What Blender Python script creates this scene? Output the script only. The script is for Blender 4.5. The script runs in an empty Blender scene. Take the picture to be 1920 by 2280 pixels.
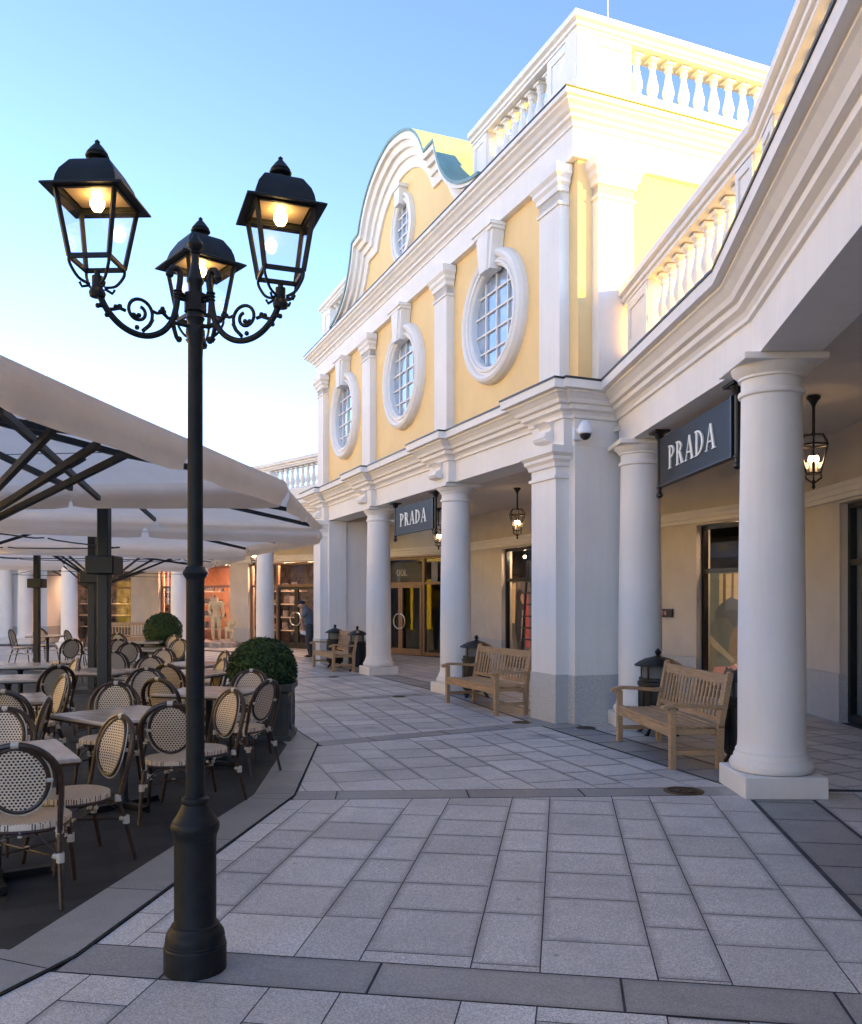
import bpy, math, random
from math import sin, cos, pi, radians, atan2, hypot
from mathutils import Vector, Matrix
random.seed(7)
SC = bpy.context.scene; COL = SC.collection

# ------------------------------------------------------------------ camera, sky, sun, exposure
cd = bpy.data.cameras.new('camera'); cam = bpy.data.objects.new('camera', cd); COL.objects.link(cam)
cam.location = (0, 0, 1.65); cam.rotation_euler = (radians(90), 0, 0)
cd.sensor_fit = 'HORIZONTAL'; cd.sensor_width = 36; cd.lens = 36*1941/1920
cd.shift_y = 197/1920; cd.clip_end = 5000; cd.clip_start = .05
SC.camera = cam
SUN_AZ = (0.848, -0.53); SUN_EL = 11.0
wd = bpy.data.worlds.new('World'); SC.world = wd; wd.use_nodes = True
wn = wd.node_tree; bgn = wn.nodes['Background']
sky = wn.nodes.new('ShaderNodeTexSky'); sky.sky_type = 'NISHITA'; sky.sun_disc = False
sky.sun_elevation = radians(SUN_EL); sky.sun_rotation = atan2(SUN_AZ[0], SUN_AZ[1])
sky.air_density = 0.34; sky.dust_density = 0.0; sky.ozone_density = 0.8; sky.altitude = 200
wn.links.new(sky.outputs[0], bgn.inputs[0]); bgn.inputs[1].default_value = 0.13
sl = bpy.data.lights.new('sun', 'SUN'); so = bpy.data.objects.new('sun', sl); COL.objects.link(so)
sl.energy = 3.6; sl.angle = radians(0.6); sl.color = (1.0, 0.60, 0.0)
sd = Vector((SUN_AZ[0]*cos(radians(SUN_EL)), SUN_AZ[1]*cos(radians(SUN_EL)), sin(radians(SUN_EL))))
so.rotation_euler = sd.to_track_quat('Z', 'Y').to_euler(); so.location = (10, -10, 12)
SC.view_settings.view_transform = 'Standard'; SC.view_settings.look = 'None'
SC.view_settings.exposure = 2.95; SC.view_settings.gamma = 1
SC.render.engine = 'CYCLES'

# ------------------------------------------------------------------ materials
def newmat(name):
    m = bpy.data.materials.new(name); m.use_nodes = True
    return m, m.node_tree, m.node_tree.nodes['Principled BSDF']
def N(t, ty, **kw):
    n = t.nodes.new('ShaderNode'+ty)
    for k, v in kw.items(): setattr(n, k, v)
    return n
def mathn(t, op, a, b=None, c=None):
    n = N(t, 'Math', operation=op)
    for i, x in enumerate((a, b, c)):
        if x is None: continue
        if isinstance(x, (int, float)): n.inputs[i].default_value = x
        else: t.links.new(x, n.inputs[i])
    return n.outputs[0]
def mixc(t, f, a, b, mode='MIX'):
    n = N(t, 'Mix', data_type='RGBA', blend_type=mode)
    if isinstance(f, (int, float)): n.inputs[0].default_value = f
    else: t.links.new(f, n.inputs[0])
    for i, x in ((6, a), (7, b)):
        if isinstance(x, tuple): n.inputs[i].default_value = (*x, 1)
        else: t.links.new(x, n.inputs[i])
    return n.outputs[2]
def noise(t, scale, detail=4, rough=.6, vec=None, dim='3D'):
    n = N(t, 'TexNoise'); n.inputs['Scale'].default_value = scale; n.inputs['Detail'].default_value = detail
    n.inputs['Roughness'].default_value = rough
    t.links.new(vec if vec else N(t, 'TexCoord').outputs['Object'], n.inputs['Vector'])
    return n.outputs['Fac']
def ramp(t, f, stops):
    r = N(t, 'ValToRGB'); cr = r.color_ramp
    while len(cr.elements) > 1: cr.elements.remove(cr.elements[-1])
    for i, (p, c) in enumerate(stops):
        e = cr.elements[0] if i == 0 else cr.elements.new(p)
        e.position = p; e.color = (*c, 1) if isinstance(c, tuple) else (c, c, c, 1)
    t.links.new(f, r.inputs[0]); return r.outputs[0]
def bump(t, b, f, s, d=.01):
    n = N(t, 'Bump'); n.inputs['Strength'].default_value = s; n.inputs['Distance'].default_value = d
    t.links.new(f, n.inputs['Height']); t.links.new(n.outputs[0], b.inputs['Normal'])
def simple(name, col, rough=.6, metal=0, var=.12, scale=6, bmp=0, bscale=60, spec=None):
    m, t, b = newmat(name)
    d = tuple(c*(1-var) for c in col); l = tuple(min(1, c*(1+var*.6)) for c in col)
    f = ramp(t, noise(t, scale), [(.3, 0.0), (.7, 1.0)])
    t.links.new(mixc(t, f, d, l), b.inputs['Base Color'])
    b.inputs['Roughness'].default_value = rough; b.inputs['Metallic'].default_value = metal
    if spec is not None: b.inputs['Specular IOR Level'].default_value = spec
    if bmp: bump(t, b, noise(t, bscale, 3), bmp, .004)
    return m
def stucco(name, col, streak=.10):
    m, t, b = newmat(name)
    tc = N(t, 'TexCoord').outputs['Object']
    mp = N(t, 'Mapping'); mp.inputs['Scale'].default_value = (9, 9, .5); t.links.new(tc, mp.inputs[0])
    s1 = ramp(t, noise(t, 1.0, 5, .7, mp.outputs[0]), [(.48, 0.0), (.85, 1.0)])
    s2 = ramp(t, noise(t, 1.3, 5, .6, tc), [(.35, 0.0), (.7, 1.0)])
    c = mixc(t, mathn(t, 'MULTIPLY', s2, .6), col, tuple(x*.88 for x in col))
    c = mixc(t, mathn(t, 'MULTIPLY', s1, streak*2.6), c, tuple(x*.68 for x in col))
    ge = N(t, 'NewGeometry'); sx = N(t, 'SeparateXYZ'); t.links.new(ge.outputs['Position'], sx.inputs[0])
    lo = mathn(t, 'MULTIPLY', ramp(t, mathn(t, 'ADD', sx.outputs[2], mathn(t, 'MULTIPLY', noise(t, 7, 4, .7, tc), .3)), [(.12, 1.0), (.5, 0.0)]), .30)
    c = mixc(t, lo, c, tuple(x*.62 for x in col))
    t.links.new(c, b.inputs['Base Color']); b.inputs['Roughness'].default_value = .75
    b.inputs['Specular IOR Level'].default_value = .3
    bump(t, b, noise(t, 140, 3, .6, tc), .25, .002)
    return m
M = {}
M['white'] = stucco('white_stucco', (.87, .82, .76))
M['yellow'] = stucco('yellow_stucco', (.90, .64, .30), .06)
M['cream'] = simple('cream_wall_panel', (.66, .59, .50), .7, var=.08, scale=2, bmp=.15)
M['ceiling'] = simple('ceiling_plaster', (.62, .60, .57), .8, var=.05)
M['granite'] = simple('granite_plinth', (.58, .57, .55), .5, var=.5, scale=120, bmp=.1, bscale=200)
M['lead'] = simple('dark_lead_flashing', (.035, .04, .045), .45, metal=.5)
M['copper'] = simple('green_copper_roof', (.20, .31, .29), .55, var=.18, scale=3)
M['iron'] = simple('charcoal_cast_iron', (.014, .015, .015), .5, var=.3, scale=14, bmp=.3, bscale=90, spec=.25)
M['black'] = simple('black_metal', (.005, .005, .005), .45, var=.2)
M['blackfrm'] = simple('black_window_frame', (.010, .010, .010), .3, var=.1)
M['woodfrm'] = simple('brown_door_frame', (.23, .115, .06), .35, var=.2, scale=12)
M['cloth'] = None
M['rattan'] = simple('dark_rattan', (.045, .021, .012), .35, var=.5, scale=40)
M['binding'] = simple('cream_binding', (.55, .49, .40), .5, var=.15, scale=60)
M['cav'] = simple('white_camera_housing', (.75, .77, .8), .3, var=.04)
M['steel'] = simple('brushed_steel', (.6, .58, .55), .3, metal=.9)
M['bronze'] = simple('bronze_ring', (.16, .10, .04), .35, metal=.8)
M['statue'] = simple('cream_mannequin', (.62, .52, .30), .5, var=.15)
M['rock'] = simple('pale_rock', (.42, .36, .31), .8, var=.4, scale=9, bmp=.6, bscale=14)
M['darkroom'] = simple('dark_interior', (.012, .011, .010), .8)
M['warmroom'] = simple('warm_interior', (.62, .34, .20), .8, var=.3, scale=1.2)
M['shelf'] = simple('pale_shelf', (.5, .42, .33), .5)
M['goods'] = simple('shop_goods', (.12, .10, .10), .6, var=.9, scale=5)
M['signface'] = simple('dark_sign_face', (.030, .027, .024), .42, var=.1, spec=.12)
M['linerm'] = simple('grey_bin_liner', (.16, .16, .15), .7)
M['letter'] = simple('cream_letters', (.80, .76, .66), .4, var=.04)
M['skin'] = simple('skin', (.45, .26, .18), .5, var=.1)
M['shirt'] = simple('grey_blue_shirt', (.10, .12, .16), .8, var=.2)
M['trousers'] = simple('dark_jeans', (.035, .045, .06), .8, var=.25)
M['cap'] = simple('dark_cap', (.012, .015, .028), .8)
M['clothw'] = simple('white_cloth', (.8, .8, .8), .7)
M['soil'] = simple('soil', (.03, .02, .015), .9)
M['planter'] = simple('slate_grey_planter', (.035, .042, .044), .45, var=.2, bmp=.15)
M['ground'] = simple('joint_mortar', (.055, .055, .058), .85, var=.4, scale=5)
M['drain'] = simple('drain_slot', (.004, .004, .004), .8)
M['drainrim'] = simple('drain_steel_rim', (.45, .46, .47), .35, metal=.6)
# lit things
def emis(name, col, st):
    m, t, b = newmat(name); b.inputs['Base Color'].default_value = (*col, 1)
    b.inputs['Emission Color'].default_value = (*col, 1); b.inputs['Emission Strength'].default_value = st
    return m
M['bulb'] = emis('lit_bulb', (1, .66, .22), 5)
M['reflector'] = simple('tan_reflector', (.42, .31, .20), .5)
M['bulb2'] = emis('lit_small_bulb', (1, .62, .28), 9)
M['spot'] = emis('shop_spot', (1, .72, .45), 12)
M['shopglow'] = emis('shop_ceiling_light', (1, .60, .38), 22.0)
M['dimglow'] = emis('display_light', (1, .66, .42), 7.0)
def glass(name, tint=(1, 1, 1), refl=1.0, trans=1.0):
    m, t, b = newmat(name); t.nodes.remove(b)
    out = [n for n in t.nodes if n.type == 'OUTPUT_MATERIAL'][0]
    tr = N(t, 'BsdfTransparent'); tr.inputs[0].default_value = (*[c*trans for c in tint], 1)
    gl = N(t, 'BsdfGlossy'); gl.inputs['Roughness'].default_value = .015; gl.inputs[0].default_value = (1, 1, 1, 1)
    fr = N(t, 'Fresnel'); fr.inputs[0].default_value = 1.5; ge = N(t, 'NewGeometry')
    mx = N(t, 'MixShader'); t.links.new(mathn(t, 'MULTIPLY', mathn(t, 'MINIMUM', mathn(t, 'MULTIPLY', fr.outputs[0], 1.6*refl), 1.0), mathn(t, 'SUBTRACT', 1.0, ge.outputs['Backfacing'])), mx.inputs[0])
    t.links.new(tr.outputs[0], mx.inputs[1]); t.links.new(gl.outputs[0], mx.inputs[2])
    t.links.new(mx.outputs[0], out.inputs[0]); return m
M['glass'] = glass('clear_glass'); M['shopglass'] = glass('shop_glass', (.97, .97, .97), .55)
M['lampglass'] = glass('lantern_glass', (.95, .93, .96), .55)
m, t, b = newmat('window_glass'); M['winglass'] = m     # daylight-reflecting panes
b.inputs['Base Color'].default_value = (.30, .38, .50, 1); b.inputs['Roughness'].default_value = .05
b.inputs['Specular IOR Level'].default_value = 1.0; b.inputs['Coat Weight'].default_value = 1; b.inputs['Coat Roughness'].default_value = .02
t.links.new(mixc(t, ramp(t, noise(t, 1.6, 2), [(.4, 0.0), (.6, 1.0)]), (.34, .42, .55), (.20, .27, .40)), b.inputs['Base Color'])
# fabric
m, t, b = newmat('taupe_canvas'); M['cloth'] = m
out = [n for n in t.nodes if n.type == 'OUTPUT_MATERIAL'][0]
cc = mixc(t, ramp(t, noise(t, 2.2, 4), [(.3, 0.0), (.75, 1.0)]), (.84, .73, .62), (.91, .81, .70))
t.links.new(cc, b.inputs['Base Color']); b.inputs['Roughness'].default_value = .85; b.inputs['Specular IOR Level'].default_value = .15
tl = N(t, 'BsdfTranslucent'); t.links.new(cc, tl.inputs[0])
mx = N(t, 'MixShader'); mx.inputs[0].default_value = .55
t.links.new(b.outputs[0], mx.inputs[1]); t.links.new(tl.outputs[0], mx.inputs[2]); t.links.new(mx.outputs[0], out.inputs[0])
bump(t, b, noise(t, 3.2, 5, .65), .7, .05)
# oak bench
m, t, b = newmat('weathered_teak'); M['teak'] = m
tc = N(t, 'TexCoord').outputs['Object']; mp = N(t, 'Mapping'); mp.inputs['Scale'].default_value = (3, 40, 40); t.links.new(tc, mp.inputs[0])
f = noise(t, 1.5, 6, .7, mp.outputs[0]); f2 = noise(t, 3, 4, .6, tc)
c = mixc(t, ramp(t, f, [(.3, 0.0), (.7, 1.0)]), (.30, .165, .075), (.58, .37, .19))
c = mixc(t, mathn(t, 'MULTIPLY', ramp(t, f2, [(.4, 0.0), (.75, 1.0)]), .5), c, (.30, .22, .15))
t.links.new(c, b.inputs['Base Color']); b.inputs['Roughness'].default_value = .7; bump(t, b, f, .4, .003)
# marble table top
m, t, b = newmat('veined_table_top'); M['marble'] = m
tc = N(t, 'TexCoord').outputs['Object']; mp = N(t, 'Mapping'); mp.inputs['Scale'].default_value = (1.2, 5, 1); mp.inputs['Rotation'].default_value = (0, 0, .6); t.links.new(tc, mp.inputs[0])
f = noise(t, 2.2, 6, .6, mp.outputs[0])
t.links.new(mixc(t, ramp(t, f, [(.35, 0.0), (.65, 1.0)]), (.44, .37, .31), (.62, .55, .49)), b.inputs['Base Color'])
b.inputs['Roughness'].default_value = .16
# woven chair cloth: cream with staggered dark holes
def weave(name, ax, p=.0165, q=.0125, hole=.34):
    m, t, b = newmat(name)
    tc = N(t, 'TexCoord').outputs['Object']; sx = N(t, 'SeparateXYZ'); t.links.new(tc, sx.inputs[0])
    a = sx.outputs[0]; c = sx.outputs[ax]
    row = mathn(t, 'FLOOR', mathn(t, 'DIVIDE', c, q))
    off = mathn(t, 'MULTIPLY', mathn(t, 'MODULO', mathn(t, 'ADD', row, 1000), 2), .5)
    fx = mathn(t, 'SUBTRACT', mathn(t, 'FRACT', mathn(t, 'ADD', mathn(t, 'DIVIDE', a, p), off)), .5)
    fy = mathn(t, 'SUBTRACT', mathn(t, 'FRACT', mathn(t, 'DIVIDE', c, q)), .5)
    d = mathn(t, 'SQRT', mathn(t, 'ADD', mathn(t, 'MULTIPLY', fx, fx), mathn(t, 'MULTIPLY', mathn(t, 'MULTIPLY', fy, fy), .75)))
    k = mathn(t, 'LESS_THAN', d, hole)
    base = mixc(t, noise(t, 25, 3, .6, tc), (.60, .47, .34), (.78, .64, .48))
    t.links.new(mixc(t, k, base, (.012, .008, .006)), b.inputs['Base Color'])
    b.inputs['Roughness'].default_value = .6
    bump(t, b, mathn(t, 'SUBTRACT', 1.0, k), .6, .002)
    return m
M['weaveback'] = weave('woven_back', 2, .0215, .0165, .30); M['weaveseat'] = weave('woven_seat', 1, .015, .012, .24)
# foliage
def leafmat(name, a, bcol):
    m, t, b = newmat(name); g = N(t, 'NewGeometry')
    t.links.new(mixc(t, g.outputs['Random Per Island'], a, bcol), b.inputs['Base Color'])
    b.inputs['Roughness'].default_value = .55; b.inputs['Specular IOR Level'].default_value = .3; return m
M['leaf'] = leafmat('box_leaf', (.008, .020, .006), (.060, .110, .030))
# paving
def paving(name, c0, c1, speck, rough, edge=.45, spsc=130):
    m, t, b = newmat(name)
    tc = N(t, 'TexCoord').outputs['Object']; g = N(t, 'NewGeometry'); uv = N(t, 'UVMap', uv_map='edge'); su = N(t, 'SeparateXYZ')
    t.links.new(uv.outputs[0], su.inputs[0])
    c = mixc(t, g.outputs['Random Per Island'], c0, c1)
    n1 = noise(t, spsc, 2, .6, tc); n2 = noise(t, 1.1, 5, .65, tc); n3 = noise(t, 6, 5, .7, tc)
    c = mixc(t, mathn(t, 'MULTIPLY', ramp(t, n1, [(.40, 1.0), (.56, 0.0)]), speck), c, tuple(x*.22 for x in c0))
    c = mixc(t, mathn(t, 'MULTIPLY', ramp(t, n1, [(.52, 0.0), (.66, 1.0)]), speck*.6), c, tuple(min(1, x*1.6) for x in c1))
    c = mixc(t, mathn(t, 'MULTIPLY', ramp(t, n2, [(.42, 0.0), (.72, 1.0)]), .42), c, tuple(x*.55 for x in c0))
    c = mixc(t, mathn(t, 'MULTIPLY', ramp(t, n3, [(.58, 0.0), (.80, 1.0)]), .35), c, tuple(x*.45 for x in c0))
    ed = mathn(t, 'ADD', su.outputs[0], mathn(t, 'MULTIPLY', mathn(t, 'SUBTRACT', n3, .5), .05))
    c = mixc(t, mathn(t, 'MULTIPLY', ramp(t, ed, [(0.0, 1.0), (.045, 0.0)]), edge), c, tuple(x*.32 for x in c0))
    vo = N(t, 'TexVoronoi'); vo.inputs['Scale'].default_value = 2.3; t.links.new(tc, vo.inputs['Vector'])
    c = mixc(t, mathn(t, 'MULTIPLY', ramp(t, vo.outputs['Distance'], [(.028, 1.0), (.045, 0.0)]), .55), c, tuple(x*.35 for x in c0))
    vo = N(t, 'TexVoronoi'); vo.inputs['Scale'].default_value = .55; t.links.new(tc, vo.inputs['Vector'])
    c = mixc(t, mathn(t, 'MULTIPLY', ramp(t, mathn(t, 'ADD', vo.outputs['Distance'], mathn(t, 'MULTIPLY', n3, .12)), [(.10, 1.0), (.20, 0.0)]), .6), c, tuple(x*.35 for x in c0))
    t.links.new(c, b.inputs['Base Color'])
    r = N(t, 'MapRange'); t.links.new(n2, r.inputs[0]); r.inputs[3].default_value = rough-.12; r.inputs[4].default_value = rough+.12
    t.links.new(r.outputs[0], b.inputs['Roughness']); b.inputs['Specular IOR Level'].default_value = .35
    bump(t, b, n1, .25, .002); return m
M['slab'] = paving('granite_slab', (.54, .52, .495), (.74, .715, .68), .46, .52, .5, 150)
M['slate'] = paving('slate_band', (.29, .285, .28), (.37, .365, .355), .28, .42, .3)
M['terrace'] = paving('dark_terrace_tile', (.020, .022, .024), (.036, .038, .040), .25, .6, .3)
M['kerbslab'] = paving('terrace_border', (.27, .27, .26), (.34, .34, .33), .22, .45, .25)

# ------------------------------------------------------------------ mesh builder
class MB:
    def __init__(s): s.v = []; s.f = []; s.sm = []; s.e = None
    def add(s, v, f, sm=False):
        o = len(s.v); s.v += [tuple(x) for x in v]; s.f += [tuple(i+o for i in q) for q in f]; s.sm += [sm]*len(f); return s
    def box(s, a, b):
        x0, y0, z0 = [min(p, q) for p, q in zip(a, b)]; x1, y1, z1 = [max(p, q) for p, q in zip(a, b)]
        return s.add([(x0,y0,z0),(x1,y0,z0),(x1,y1,z0),(x0,y1,z0),(x0,y0,z1),(x1,y0,z1),(x1,y1,z1),(x0,y1,z1)],
            [(0,3,2,1),(4,5,6,7),(0,1,5,4),(1,2,6,5),(2,3,7,6),(3,0,4,7)])
    def bbox(s, a, b, c=.006):     # box with chamfered edges
        x0, y0, z0 = [min(p, q) for p, q in zip(a, b)]; x1, y1, z1 = [max(p, q) for p, q in zip(a, b)]
        vs = []; rings = [(z0, c), (z0+c, 0), (z1-c, 0), (z1, c)]
        for z, i in rings:
            for (x, y, dx, dy) in ((x0,y0,1,1),(x1,y0,-1,1),(x1,y1,-1,-1),(x0,y1,1,-1)):
                px = (x+dx*(c+i), y+dy*i) ; py = (x+dx*i, y+dy*(c+i))
                vs += ([(*py, z), (*px, z)] if (dx*dy > 0) else [(*px, z), (*py, z)])
        fs = [tuple(range(7, -1, -1)), tuple(range(24, 32))]
        for r in range(3):
            for k in range(8):
                a0 = r*8+k; a1 = r*8+(k+1) % 8; fs.append((a0, a1, a1+8, a0+8))
        return s.add(vs, fs)
    def obox(s, p, q, w, h, up=(0, 0, 1)):   # bar from p to q, width w (sideways) height h
        p = Vector(p); q = Vector(q); d = (q-p).normalized(); sd_ = d.cross(Vector(up))
        if sd_.length < 1e-4: sd_ = Vector((1, 0, 0))
        sd_.normalize(); u = sd_.cross(d)
        vs = []
        for c in (p, q):
            for a, b_ in ((-1,-1),(1,-1),(1,1),(-1,1)): vs.append(c+sd_*a*w/2+u*b_*h/2)
        return s.add(vs, [(0,1,2,3),(7,6,5,4),(0,4,5,1),(1,5,6,2),(2,6,7,3),(3,7,4,0)])
    def lathe(s, prof, x=0, y=0, z=0, n=24, cap=True, sm=True, sy=1):
        vs = []; fs = []
        for r, h in prof:
            for k in range(n): a = 2*pi*k/n; vs.append((x+r*cos(a), y+r*sin(a)*sy, z+h))
        for i in range(len(prof)-1):
            for k in range(n): fs.append((i*n+k, i*n+(k+1) % n, (i+1)*n+(k+1) % n, (i+1)*n+k))
        s.add(vs, fs, sm)
        if cap: o = len(s.v)-len(vs); s.f += [tuple(o+k for k in range(n-1, -1, -1)), tuple(o+(len(prof)-1)*n+k for k in range(n))]; s.sm += [False]*2
        return s
    def tube(s, pts, r, n=8, closed=False, sm=True):
        pts = [Vector(p) for p in pts]; L = len(pts)
        R = r if isinstance(r, (list, tuple)) else [r]*L
        up = None; vs = []
        for i, p in enumerate(pts):
            if closed: d = pts[(i+1) % L]-pts[i-1]
            else: d = pts[min(i+1, L-1)]-pts[max(i-1, 0)]
            d.normalize()
            if up is None: up = Vector((0, 0, 1)) if abs(d.z) < .9 else Vector((1, 0, 0))
            a = d.cross(up)
            if a.length < 1e-3: a = d.cross(Vector((.3, 1, .2)))
            a.normalize(); b_ = a.cross(d); up = b_
            for k in range(n): t_ = 2*pi*k/n; vs.append(p+(a*cos(t_)+b_*sin(t_))*R[i])
        fs = []
        for i in range(L if closed else L-1):
            j = (i+1) % L
            for k in range(n): fs.append((i*n+k, j*n+k, j*n+(k+1) % n, i*n+(k+1) % n))
        s.add(vs, fs, sm)
        if not closed: o = len(s.v)-len(vs); s.f += [tuple(o+k for k in range(n)), tuple(o+(L-1)*n+k for k in range(n-1, -1, -1))]; s.sm += [False]*2
        return s
    def sweep(s, path, prof, closed=False, sm=False):   # prof (offset to the left, z), mitred
        P = [Vector(p) for p in path]; L = len(P); vs = []; n = len(prof)
        for i, p in enumerate(P):
            ds = []
            if closed or i > 0: ds.append((p-P[i-1]).normalized())
            if closed or i < L-1: ds.append((P[(i+1) % L]-p).normalized())
            ns = [Vector((-d.y, d.x)) for d in ds]
            if len(ns) == 2: m_ = (ns[0]+ns[1]); m_ = m_/max(.15, (1+ns[0].dot(ns[1])))
            else: m_ = ns[0]
            for o, z in prof: vs.append((p.x+m_.x*o, p.y+m_.y*o, z))
        fs = []
        for i in range(L if closed else L-1):
            j = (i+1) % L
            for k in range(n): fs.append((i*n+k, i*n+(k+1) % n, j*n+(k+1) % n, j*n+k))
        if not closed: fs += [tuple(range(n-1, -1, -1)), tuple((L-1)*n+k for k in range(n))]
        return s.add(vs, fs, sm)
    def prism(s, poly, z0, z1):
        n = len(poly); return s.add([(x, y, z0) for x, y in poly]+[(x, y, z1) for x, y in poly],
            [tuple(range(n-1, -1, -1)), tuple(range(n, 2*n))]+[(k, (k+1) % n, n+(k+1) % n, n+k) for k in range(n)])
    def slabv(s, poly, y0, y1):    # polygon in x,z extruded along y
        n = len(poly); return s.add([(x, y0, z) for x, z in poly]+[(x, y1, z) for x, z in poly],
            [tuple(range(n)), tuple(range(2*n-1, n-1, -1))]+[(k, n+k, n+(k+1) % n, (k+1) % n) for k in range(n)])
    def ring(s, outer, inner, y0, y1):   # two equal-length x,z loops, extruded along y
        n = len(outer); vs = [(x, y, z) for y in (y0, y1) for L_ in (outer, inner) for x, z in L_]
        O0, I0, O1, I1 = 0, n, 2*n, 3*n; fs = []
        for k in range(n):
            j = (k+1) % n
            fs += [(O0+k, O0+j, I0+j, I0+k), (O1+j, O1+k, I1+k, I1+j), (O0+j, O0+k, O1+k, O1+j), (I0+k, I0+j, I1+j, I1+k)]
        return s.add(vs, fs)
    def sphere(s, c, r, n=14, sc=(1, 1, 1)):
        prof = []; m_ = n//2
        vs = []; fs = []
        for i in range(m_+1):
            a = pi*i/m_
            for k in range(n): b_ = 2*pi*k/n; vs.append((c[0]+r*sc[0]*sin(a)*cos(b_), c[1]+r*sc[1]*sin(a)*sin(b_), c[2]-r*sc[2]*cos(a)))
        for i in range(m_):
            for k in range(n): fs.append((i*n+k, i*n+(k+1) % n, (i+1)*n+(k+1) % n, (i+1)*n+k))
        return s.add(vs, fs, True)
    def mesh(s, name, mat, off=(0, 0, 0), xf=None):
        me = bpy.data.meshes.new(name)
        v = s.v
        if xf: v = [tuple(xf @ Vector(p)) for p in v]
        if any(off): v = [(a-off[0], b_-off[1], c-off[2]) for a, b_, c in v]
        me.from_pydata(v, [], s.f)
        for p, q in zip(me.polygons, s.sm): p.use_smooth = q
        if s.e is not None:
            uv = me.uv_layers.new(name='edge')
            for p in me.polygons:
                for li in p.loop_indices: uv.data[li].uv = (s.e[me.loops[li].vertex_index], 0)
        me.materials.append(mat); me.update()
        if any(s.sm): me.set_sharp_from_angle(angle=radians(32))
        return me
    def build(s, name, mat, parent=None, world=False, xf=None):
        off = tuple(parent.location) if (world and parent) else (0, 0, 0)
        o = bpy.data.objects.new(name, s.mesh(name, mat, off, xf)); COL.objects.link(o)
        if parent: o.parent = parent
        return o
def tag(o, label=None, cat=None, group=None, kind=None):
    for k, v in (('label', label), ('category', cat), ('group', group), ('kind', kind)):
        if v: o[k] = v
    return o
def thing(name, label, cat, loc=(0, 0, 0), rz=0, group=None):
    o = bpy.data.objects.new(name, None); COL.objects.link(o); o.empty_display_size = .2
    o.location = loc; o.rotation_euler = (0, 0, rz); return tag(o, label, cat, group)
def kids(o): return [c for c in COL.objects if c.parent == o]
def dup(o, loc, rz, label=None, group=None, tree=None):
    ch = tree if tree is not None else None
    r = o.copy(); COL.objects.link(r); r.location = loc; r.rotation_euler = (0, 0, rz)
    if label: r['label'] = label
    if group: r['group'] = group
    def rec(src, dst):
        for c in list(src.children):
            k = c.copy(); COL.objects.link(k); k.parent = dst; rec(c, k)
    rec(o, r); return r
def inst(name, me, parent, loc, rz=0):
    o = bpy.data.objects.new(name, me); COL.objects.link(o); o.parent = parent; o.location = loc; o.rotation_euler = (0, 0, rz); return o
def yaw(fx, fy): return atan2(-fx, fy)

# ------------------------------------------------------------------ plan of the place
A0 = radians(112.6); K = Vector((1.91, 11.57)); D1 = Vector((cos(A0), sin(A0))); D2 = Vector((-sin(A0), cos(A0)))
def L2W(s, n): p = K+D1*s+D2*n; return (p.x, p.y)
def W2L(x, y): d = Vector((x, y))-K; return (d.dot(D1), d.dot(D2))
CE, CD_, CC = (2.33, 3.4), (2.95, 7.55), (2.74, 11.42)
PP = (1.62, 11.7); CB, CA = L2W(4.3, -.2), L2W(8.5, -.2); PF = L2W(12.4, -.1)
def mirr(p): s, n = W2L(*p); return L2W(12.8-s, n)
CC2, CD2, CE2 = mirr(CC), mirr(CD_), mirr(CE)
CG2 = (-12.7, 30.6)

# ------------------------------------------------------------------ ground and paving
g = MB(); g.add([(-300, -300, 0), (300, -300, 0), (300, 300, 0), (-300, 300, 0)], [(0, 1, 2, 3)])
tag(g.build('ground', M['ground']), kind='structure')
def clip(poly, a, b):      # keep the part left of a->b
    out_ = []; n = len(poly)
    def sd2(p): return (b[0]-a[0])*(p[1]-a[1])-(b[1]-a[1])*(p[0]-a[0])
    for i in range(n):
        p, q = poly[i], poly[(i+1) % n]; u, v = sd2(p), sd2(q)
        if u >= 0: out_.append(p)
        if (u >= 0) != (v >= 0):
            t_ = u/(u-v); out_.append((p[0]+(q[0]-p[0])*t_, p[1]+(q[1]-p[1])*t_))
    return out_
def area(P): return sum(P[i][0]*P[(i+1) % len(P)][1]-P[(i+1) % len(P)][0]*P[i][1] for i in range(len(P)))/2
def inset(P, ds):
    n = len(P); L_ = []
    for i in range(n):
        a = Vector(P[i]); b_ = Vector(P[(i+1) % n]); d = (b_-a).normalized(); nn = Vector((-d.y, d.x))*ds[i]; L_.append((a+nn, b_+nn))
    out_ = []
    for i in range(n):
        a, b_ = L_[i-1]; c, d = L_[i]; r = b_-a; s_ = d-c; k = r.x*s_.y-r.y*s_.x
        t_ = ((c.x-a.x)*s_.y-(c.y-a.y)*s_.x)/k; out_.append((a.x+r.x*t_, a.y+r.y*t_))
    return out_
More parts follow.
